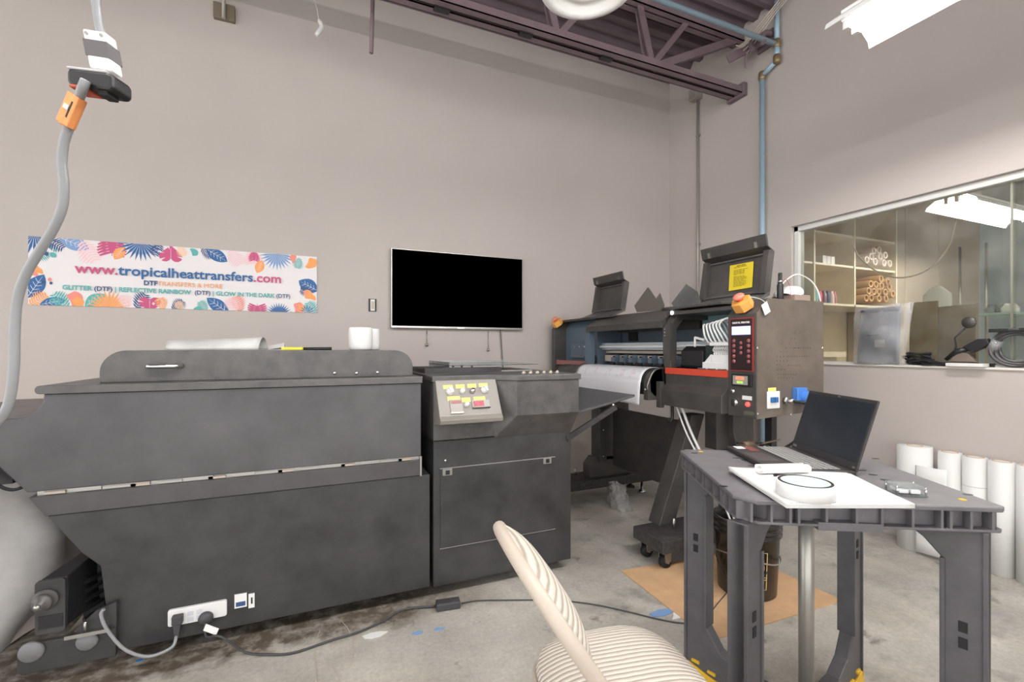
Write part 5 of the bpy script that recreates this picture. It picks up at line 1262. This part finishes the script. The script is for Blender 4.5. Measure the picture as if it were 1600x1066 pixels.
# crossing U frames
c4 = c1+c3-c2
M_LEG = mat('charcoal_moulded_leg', (74, 73, 76), .45, mottle=.15, mscale=8, rgb2=(92, 90, 93))
def uframe(pa, pb, th, nm, off=0):
    d = (pb-pa); L = d.length; d = d.normalized(); nrm = Vector((-d.y, d.x, 0))
    M = Matrix((d, nrm, Vector((0, 0, 1)))).transposed().to_4x4(); M.translation = Vector((pa.x, pa.y, 0))+nrm*off
    i = .022; T = TH-.062; g_ = .085; half = L/2
    def side(fl):
        S = (lambda s: s) if not fl else (lambda s: L-s)
        poly = [(S(i), .03), (S(i), T), (S(i+g_+.10), T), (S(i+g_+.035), T-.045), (S(i+g_), T-.085), (S(i+g_), .20), (S(i+g_+.045), .135), (S(i+g_+.12), .10), (S(half), .10), (S(half), .045), (S(i+.17), .03)]
        P2 = [(x, z) for x, z in poly]
        if fl: P2 = P2[::-1]
        mm = MB(); mm.prism(P2, 'y', -th/2, th/2, M_LEG, M); o = mm.build('leg', tb, bev=.004)
        # raised flanges
        f = MB()
        f.box((S(i), -th/2-.006, .03), (S(i+.010), th/2+.006, T), M_LEG, M); f.box((S(i+g_-.008), -th/2-.006, .20), (S(i+g_+.002), th/2+.006, T-.085), M_LEG, M)
        f.build('leg_flange', tb, bev=.002)
        y_ = MB(); y_.prism([(S(i-.006), .0), (S(i-.006), .05), (S(i+.02), .05), (S(i+.16), .022), (S(i+.20), .022), (S(i+.20), 0)][::(-1 if fl else 1)], 'y', -th/2-.006, th/2+.006, M_YELP, M)
        for k in range(2): y_.box((S(i+.03+.06*k), -th/2-.007, .058-.012*k), (S(i+.06+.06*k), th/2+.007, .068-.012*k), M_YELP, M)
        y_.build('yellow_foot', tb, bev=.002)
        for z in (.46, .50):
            MB().box((S(i+g_*.42), -th/2-.002, z), (S(i+g_*.62), th/2+.002, z+.026), M_RUB, M).build('slot', tb)
            if nm and z > .48: pass
    side(False); side(True)
uframe(c1, c3, .042, 'a'); uframe(c2, c4, .042, 'b')
MB().tube([TP(0, 0, .05), TP(0, 0, TH-.03)], .0215, mat('galvanised_pole', (168, 166, 160), .35, .7), 20).build('centre_pole', tb)

# laptop
HF, HN = onH(1236, 698, TH+.016), onH(1337, 737, TH+.016)
hd_ = (HN-HF).normalized(); LW = (HN-HF).length; bd = Vector((hd_.y, -hd_.x, 0)); 
if bd.x > 0: bd = -bd   # from hinge to front edge
lp = thing('laptop', 'open black laptop standing on the folding table', 'laptop', ((HF.x+HN.x)/2, (HF.y+HN.y)/2, TH))
LMx = Matrix((hd_, bd, Vector((0, 0, 1)))).transposed().to_4x4(); LMx.translation = Vector((HF.x, HF.y, TH))
LD = .235; M_LAP = mat('laptop_black', (46, 44, 46), .45)
m = MB().box((0, -.004, .001), (LW, LD, .016), M_LAP, LMx); m.build('base', lp, bev=.004)
kb = MB().box((.012, .03, .0155), (LW-.012, .135, .0165), M_DARK, LMx).build('keyboard_well', lp)
for r in range(6):
    for k in range(14):
        kw = (LW-.03)/14
        if r == 5 and 4 <= k <= 8:
            if k == 4: MB().box((.015+kw*4, .032+.0168*r, .0162), (.015+kw*9-.003, .0455+.0168*r, .0185), mat('glare_grey_key', (140, 140, 138), .5), LMx).build('key', kb)
            continue
        MB().box((.015+kw*k, .032+.0168*r, .0162), (.015+kw*(k+1)-.003, .0455+.0168*r, .0185), mat('glare_grey_key', (140, 140, 138), .5), LMx).build('key', kb)  # key colour is lightened to stand in for bright reflections
m = MB()
B((LW*.32, .155, .0158), (LW*.66, .222, .0166), mat('touchpad_grey', (72, 68, 68), .4), LMx).build('touchpad', lp)
B((.01, .185, .0158), (.05, .215, .0168), M_PAPER, LMx).build('sticker', lp); B((.012, .15, .0158), (.085, .182, .0166), mat('red_sheen_sticker', (126, 70, 66), .4), LMx).build('sticker', lp)
tilt = math.radians(17); up_ = Vector((0, 0, 1))*math.cos(tilt)-bd*math.sin(tilt)
nz = hd_.cross(up_); 
LS = Matrix((hd_, up_, nz)).transposed().to_4x4(); LS.translation = Vector((HF.x, HF.y, TH+.014))
sgn = 1 if nz.dot(bd) > 0 else -1
LH = .222
MB().box((0, 0, 0), (LW, LH, -sgn*.007), M_LAP, LS).build('lid', lp, bev=.003)
B((.010, .026, sgn*.0004), (LW-.010, LH-.012, -sgn*.001), mat('dim_laptop_screen', (40, 46, 52), .25, mottle=.5, mscale=18, rgb2=(26, 32, 40)), LS).build('screen', lp)
B((LW/2-.006, LH-.008, 0), (LW/2+.006, LH-.004, sgn*.0006), M_STEEL, LS).build('camera', lp); B((LW-.02, .008, 0), (LW-.008, .014, sgn*.0006), M_STEEL, LS).build('badge', lp); B((.008, .008, 0), (.03, .016, sgn*.0006), M_STEEL, LS).build('badge', lp)

# paper pad
pad = thing('spiral_paper_pad', 'open white spiral paper pad hanging slightly over the table edge', 'pad', onH(1290, 770, TH))
A_, B_, C_, D_ = onH(1139, 739, TH+.003), onH(1229, 794, TH+.003), onH(1430, 794, TH+.003), onH(1318, 740, TH+.003)
for k, (lift, sh) in enumerate(((.0, 0), (.003, .012), (.006, -.006), (.0085, .005))):
    def pf(u, v, lift=lift, sh=sh):
        p = (A_*(1-u)+D_*u)*(1-v)+(B_*(1-u)+C_*u)*v; cr_ = Vector((sh*(1-v)*(1-1.6*u), sh*(1-v)+.004*math.sin(6*u+40*lift)*(1-v), 0))
        return p+cr_+Vector((0, 0, lift+.008*(1-u)**6*(1-v)+.003*math.sin(PI*u)*(1-v)))
    m = MB(); m.grid(pf, 12, 12, M_PAPER); m.build('paper_sheet', pad, solid=.0014)
m = MB()
for k in range(46):
    u = .01+.98*k/45; p = (B_*(1-u)+C_*u)+Vector((0, 0, .009)); dv = (A_-B_).normalized()*.008
    m.box((-.0016, -.004, 0), (.0016, .004, .0006), mat('grey_perforation', (176, 176, 180), .6), plane(p+dv, (C_-B_), (A_-B_)))
m.build('perforated_edge', pad)
mt = MB()
def roll_pp(u, v):
    a = onH(1186, 733, TH+.03); b = onH(1262, 731, TH+.03); p = a*(1-u)+b*u; an = 2*PI*v*1.1; r = .010+.010*v
    return Vector((p.x+.3*r*math.cos(an), p.y+r*math.cos(an), TH+.014+.016+r*.8*math.sin(an)))
mt.grid(roll_pp, 8, 18, M_PAPER)
tag(mt.build('folded_tissue', solid=.001), 'loosely rolled white paper lying between the laptop and the tape roll', 'paper')
# tape roll
tc = onH(1258, 752, TH+.050)
tr = thing('tape_roll', 'thick white tape roll with a black rim lying on the paper pad', 'tape', (tc.x, tc.y, TH+.012))
R = .064; z0 = TH+.0135; Z1 = .036
MB().lathe([(R*.80, 0), (R, 0), (R*1.01, Z1*.5), (R, Z1), (R*.93, Z1), (R*.93, Z1-.001)], (tc.x, tc.y, z0), M_WHITE, 48).build('tape_winding', tr)
MB().lathe([(R*.84, Z1-.002), (R*.93, Z1-.0005), (R*.93, Z1+.001), (R*.84, Z1+.001), (R*.84, Z1-.002)], (tc.x, tc.y, z0), M_DARK, 48).build('black_rim', tr)
MB().lathe([(R*.84, Z1), (R*.80, Z1-.004), (R*.80, 0), (.001, .0005)], (tc.x, tc.y, z0), mat('pale_teal_core', (190, 208, 204), .5), 40).build('core', tr)
MB().bar((tc.x+R*.1, tc.y+R*.9, z0+Z1-.002), (tc.x+R*.06, tc.y+R*.9+.028, z0+Z1-.006), .012, .006, M_DARK).build('tape_tab', tr)
# clear hub
hc_ = onH(1415, 764, TH+.012)
hb_ = thing('clear_card_holder', 'small clear acrylic holder with white inserts on the table right of the pad', 'holder', (hc_.x, hc_.y, TH))
Hm = Matrix.Translation((hc_.x, hc_.y, TH+.001)) @ Matrix.Rotation(ang-.15, 4, 'Z')
MB().box((-.034, -.03, 0), (.034, .03, .003), M_ACRYL, Hm).box((-.034, -.03, .019), (.034, .03, .022), M_ACRYL, Hm).build('acrylic_plate', hb_)
for a_ in (-.031, .031):
    for b2 in (-.027, .027): MB().tube([Hm @ Vector((a_, b2, 0)), Hm @ Vector((a_, b2, .024))], .0025, M_CHROME, 8).build('pillar', hb_)
for a_ in (-.022, .004):
    MB().box((a_-.006, -.028, .006), (a_+.016, .018, .016), M_WHITE, Hm).build('insert', hb_, bev=.002)

# ================================================================== FOLDING CHAIR
F_ = Vector((.985, -.17, 0)).normalized(); W_ = Vector((.17, .985, 0)).normalized()
co = Vector((.64, .87, 0))
ch = thing('folding_chair', 'beige metal folding chair with ribbed cream cushions', 'chair', (co.x, co.y, 0))
CMx = Matrix((F_, W_, Vector((0, 0, 1)))).transposed().to_4x4(); CMx.translation = co
def corduroy(name, sc, rot=(0, 0, 0), ax=(0, 1, 0)):
    m = bpy.data.materials.new(name); m.use_nodes = True; nt = m.node_tree; b = nt.nodes['Principled BSDF']; L = nt.links.new
    g = nt.nodes.new('ShaderNodeTexCoord'); mp = nt.nodes.new('ShaderNodeMapping'); mp.inputs['Rotation'].default_value = rot
    L(g.outputs['Object'], mp.inputs[0]); wv = nt.nodes.new('ShaderNodeTexWave'); wv.wave_type = 'BANDS'; wv.bands_direction = 'Y' if ax[1] else 'Z'; wv.inputs['Scale'].default_value = sc; wv.inputs['Distortion'].default_value = .8; wv.inputs['Detail'].default_value = 2; wv.inputs['Detail Scale'].default_value = 1.2
    L(mp.outputs[0], wv.inputs[0]); r = nt.nodes.new('ShaderNodeValToRGB'); r.color_ramp.elements[0].position = .0; r.color_ramp.elements[1].position = .45
    r.color_ramp.elements[0].color = (lin(160), lin(150), lin(136), 1); r.color_ramp.elements[1].color = (lin(212), lin(205), lin(193), 1)
    L(wv.outputs['Fac'], r.inputs[0]); L(r.outputs[0], b.inputs['Base Color']); b.inputs['Roughness'].default_value = .9
    bp = nt.nodes.new('ShaderNodeBump'); bp.inputs['Strength'].default_value = .6; bp.inputs['Distance'].default_value = .004; L(wv.outputs['Fac'], bp.inputs['Height']); L(bp.outputs[0], b.inputs['Normal'])
    return m
rz = math.atan2(F_.y, F_.x)
M_CORD = corduroy('ribbed_cream_fabric', 22, (0, 0, -rz))
M_CORB = corduroy('ribbed_back_fabric', 22, (0, 0, -rz), (0, 0, 1))
SH = .45; hw = .205
def sup(u, v, x0, x1, hw_, z, dome, taper=.0, p=3.2):
    a = 2*PI*v; c, s = math.cos(a), math.sin(a); rr_ = (abs(c)**p+abs(s)**p)**(-1/p)*u
    x = (x0+x1)/2+(x1-x0)/2*rr_*c; y = hw_*rr_*s*(1+taper*c)
    return CMx @ Vector((x, y, z+dome*(1-u**4)))
m = MB(); m.grid(lambda u, v: sup(u, v, -.165, .20, .20, SH-.008, .03, .06), 10, 56, M_CORD)
m.grid(lambda u, v: sup(u, v, -.165, .20, .20, SH-.035, -.0, .06), 2, 56, M_CORD)
m.loft([[sup(1, k/56, -.165, .20, .20, SH-.035, 0, .06) for k in range(56)], [sup(1, k/56, -.171, .206, .206, SH-.02, 0, .06) for k in range(56)], [sup(1, k/56, -.165, .20, .20, SH-.008, 0, .06) for k in range(56)]], M_CORD, True, caps=False)
m.build('seat_cushion', ch)
m = MB(); m.tube([sup(1, k/56, -.172, .207, .207, SH-.04, 0, .06) for k in range(57)], .008, M_BEIGE, 8); m.build('seat_rim', ch)
# back frame loop: leans backwards, continues down to the front feet
def CP(x, y, z): return CMx @ Vector((x, y, z))
lean = .67
def bx_(z): return -.04-lean*(z-.45)
hwb = .222
loop = []
for k in range(0, 15):
    t = k/14; z = .0+.62*t; loop.append(CP(bx_(z)+.0, -hwb-.0, z+.012))
for k in range(1, 16):
    a = PI*k/16; y = -hwb*math.cos(a); z = .62+.165*math.sin(a)**.9; loop.append(CP(bx_(z), y, z+.012))
for k in range(0, 15):
    t = 1-k/14; z = .62*t; loop.append(CP(bx_(z), hwb, z+.012))
MB().tube(loop, .0145, M_BEIGE, 14).build('back_frame', ch)
for y in (-hwb-.02, hwb+.02):
    MB().tube([CP(.17, y*.98, SH-.05), CP(-.02, y, .30), CP(-.22, y, .012)], .011, M_BEIGE, 12).build('rear_leg', ch)
MB().tube([CP(-.18, -hwb-.02, .09), CP(-.18, hwb+.02, .09)], .009, M_BEIGE, 10).build('stretcher', ch)
MB().tube([CP(bx_(.16), -hwb, .17), CP(bx_(.16), hwb, .17)], .009, M_BEIGE, 10).build('stretcher', ch)
# back cushion: domed pad in the loop
n_b = Vector((1, 0, lean)).normalized(); up_b = Vector((-lean, 0, 1)).normalized()
def bpad(u, v, d, side):
    a = 2*PI*v; c, s = math.cos(a), math.sin(a); p = 2.6; r_ = (abs(c)**p+abs(s)**p)**(-1/p)*u
    y = .195*r_*c; t = .100*r_*s; z = .672+t
    b_ = Vector((bx_(z), y, z+.012))+n_b*(side+d*(1-u**3)); return CMx @ b_
m = MB(); m.grid(lambda u, v: bpad(u, v, .03, .012), 10, 56, M_CORB); m.grid(lambda u, v: bpad(u, v, -.006, -.004), 4, 56, M_BEIGE)
m.loft([[bpad(1, k/56, 0, -.004) for k in range(56)], [bpad(1, k/56, 0, .012) for k in range(56)]], M_CORB, True, caps=False); m.build('back_cushion', ch)

# ================================================================== HANGING EXTENSION CORD (near, left)
ZC = .62
def near(px, py, z=ZC):
    d = Vector(ray(px, py)); return Vector((0, 0, CH))+d*z
hx = thing('hanging_extension_cord', 'grey extension cord hanging at the left edge with a white plug block and black connector', 'cord', near(160, 100))
P = [near(150, -60), near(150, 0), near(155, 40), near(160, 62)]
MB().tube(spline(P, 5), .0053, M_GREYCORD, 10).build('upper_cord', hx)
Mb = plane(near(161, 84), near(180, 58)-near(142, 52), near(141, 54)-near(152, 112))
MB().box((-.0155, -.0265, -.010), (.0155, .0265, .010), M_LAMPW, Mb).build('plug_block', hx, bev=.003)
MB().box((-.0162, -.010, -.0108), (.0162, .012, .0108), mat('grey_label_band', (92, 88, 90), .5), Mb).build('label_band', hx)
for s in (-.010, .010): MB().lathe([(.001, 0), (.0025, 0), (.0025, .001), (.001, .001)], Mb @ Vector((s, .020, .0102)), M_STEEL, 8, 'z', False, Mb.to_3x3().to_4x4()).build('screw', hx)
Mc = plane(near(156, 131), near(190, 132)-near(122, 124), Vector((0, 0, 1)))
cn = MB().prism(rrect(-.030, -.014, .030, .010, .008), 'z', -.018, .016, M_DARK, Mc); cn.build('connector_body', hx, bev=.004)
MB().box((-.0302, .008, -.0185), (.022, .0115, .0165), mat('pale_grey_shell', (186, 184, 186), .4), Mc).build('connector_cover', hx, bev=.002)
MB().box((-.026, -.0165, -.010), (-.004, -.012, .0175), mat('red_brown_switch', (170, 70, 44), .5), Mc).build('switch', hx, bev=.002)
MB().box((.006, -.020, -.008), (.020, -.012, .012), M_RUB, Mc).build('tab', hx, bev=.002)
P = [near(134, 126, .60), near(129, 138, .60), near(124, 152, .61), near(117, 172), near(109, 196), near(100, 222), near(97, 255), near(100, 290), near(97, 325), near(82, 360), near(60, 395), near(40, 430), near(27, 470), near(23, 520), near(22, 570), near(16, 620), near(4, 650), near(-20, 672), near(-60, 690)]
MB().tube(spline(P, 6), .0056, M_GREYCORD, 12).build('lower_cord', hx)
mt = MB(); a = near(125, 150, .612); b = near(105, 196, .612); dd = (b-a).normalized(); sd = (near(140, 160)-near(125, 150)).normalized()
Mo = plane((a+b)/2, sd, -dd)
mt.tube([Mo @ Vector((0, -.023, .0)), Mo @ Vector((0, .018, 0))], .0088, M_ORANGE, 12)
mt.box((-.009, -.022, -.001), (.009, .019, .0085), M_ORANGE, Mo)
mt.build('orange_tag', hx, bev=.001)
MB().box((-.005, -.003, .0085), (.002, .003, .010), M_PAPER, Mo).build('tag_clip', hx)
MB().box((.002, -.012, .0085), (.004, .010, .0090), M_DARK, Mo).build('tag_print', hx)
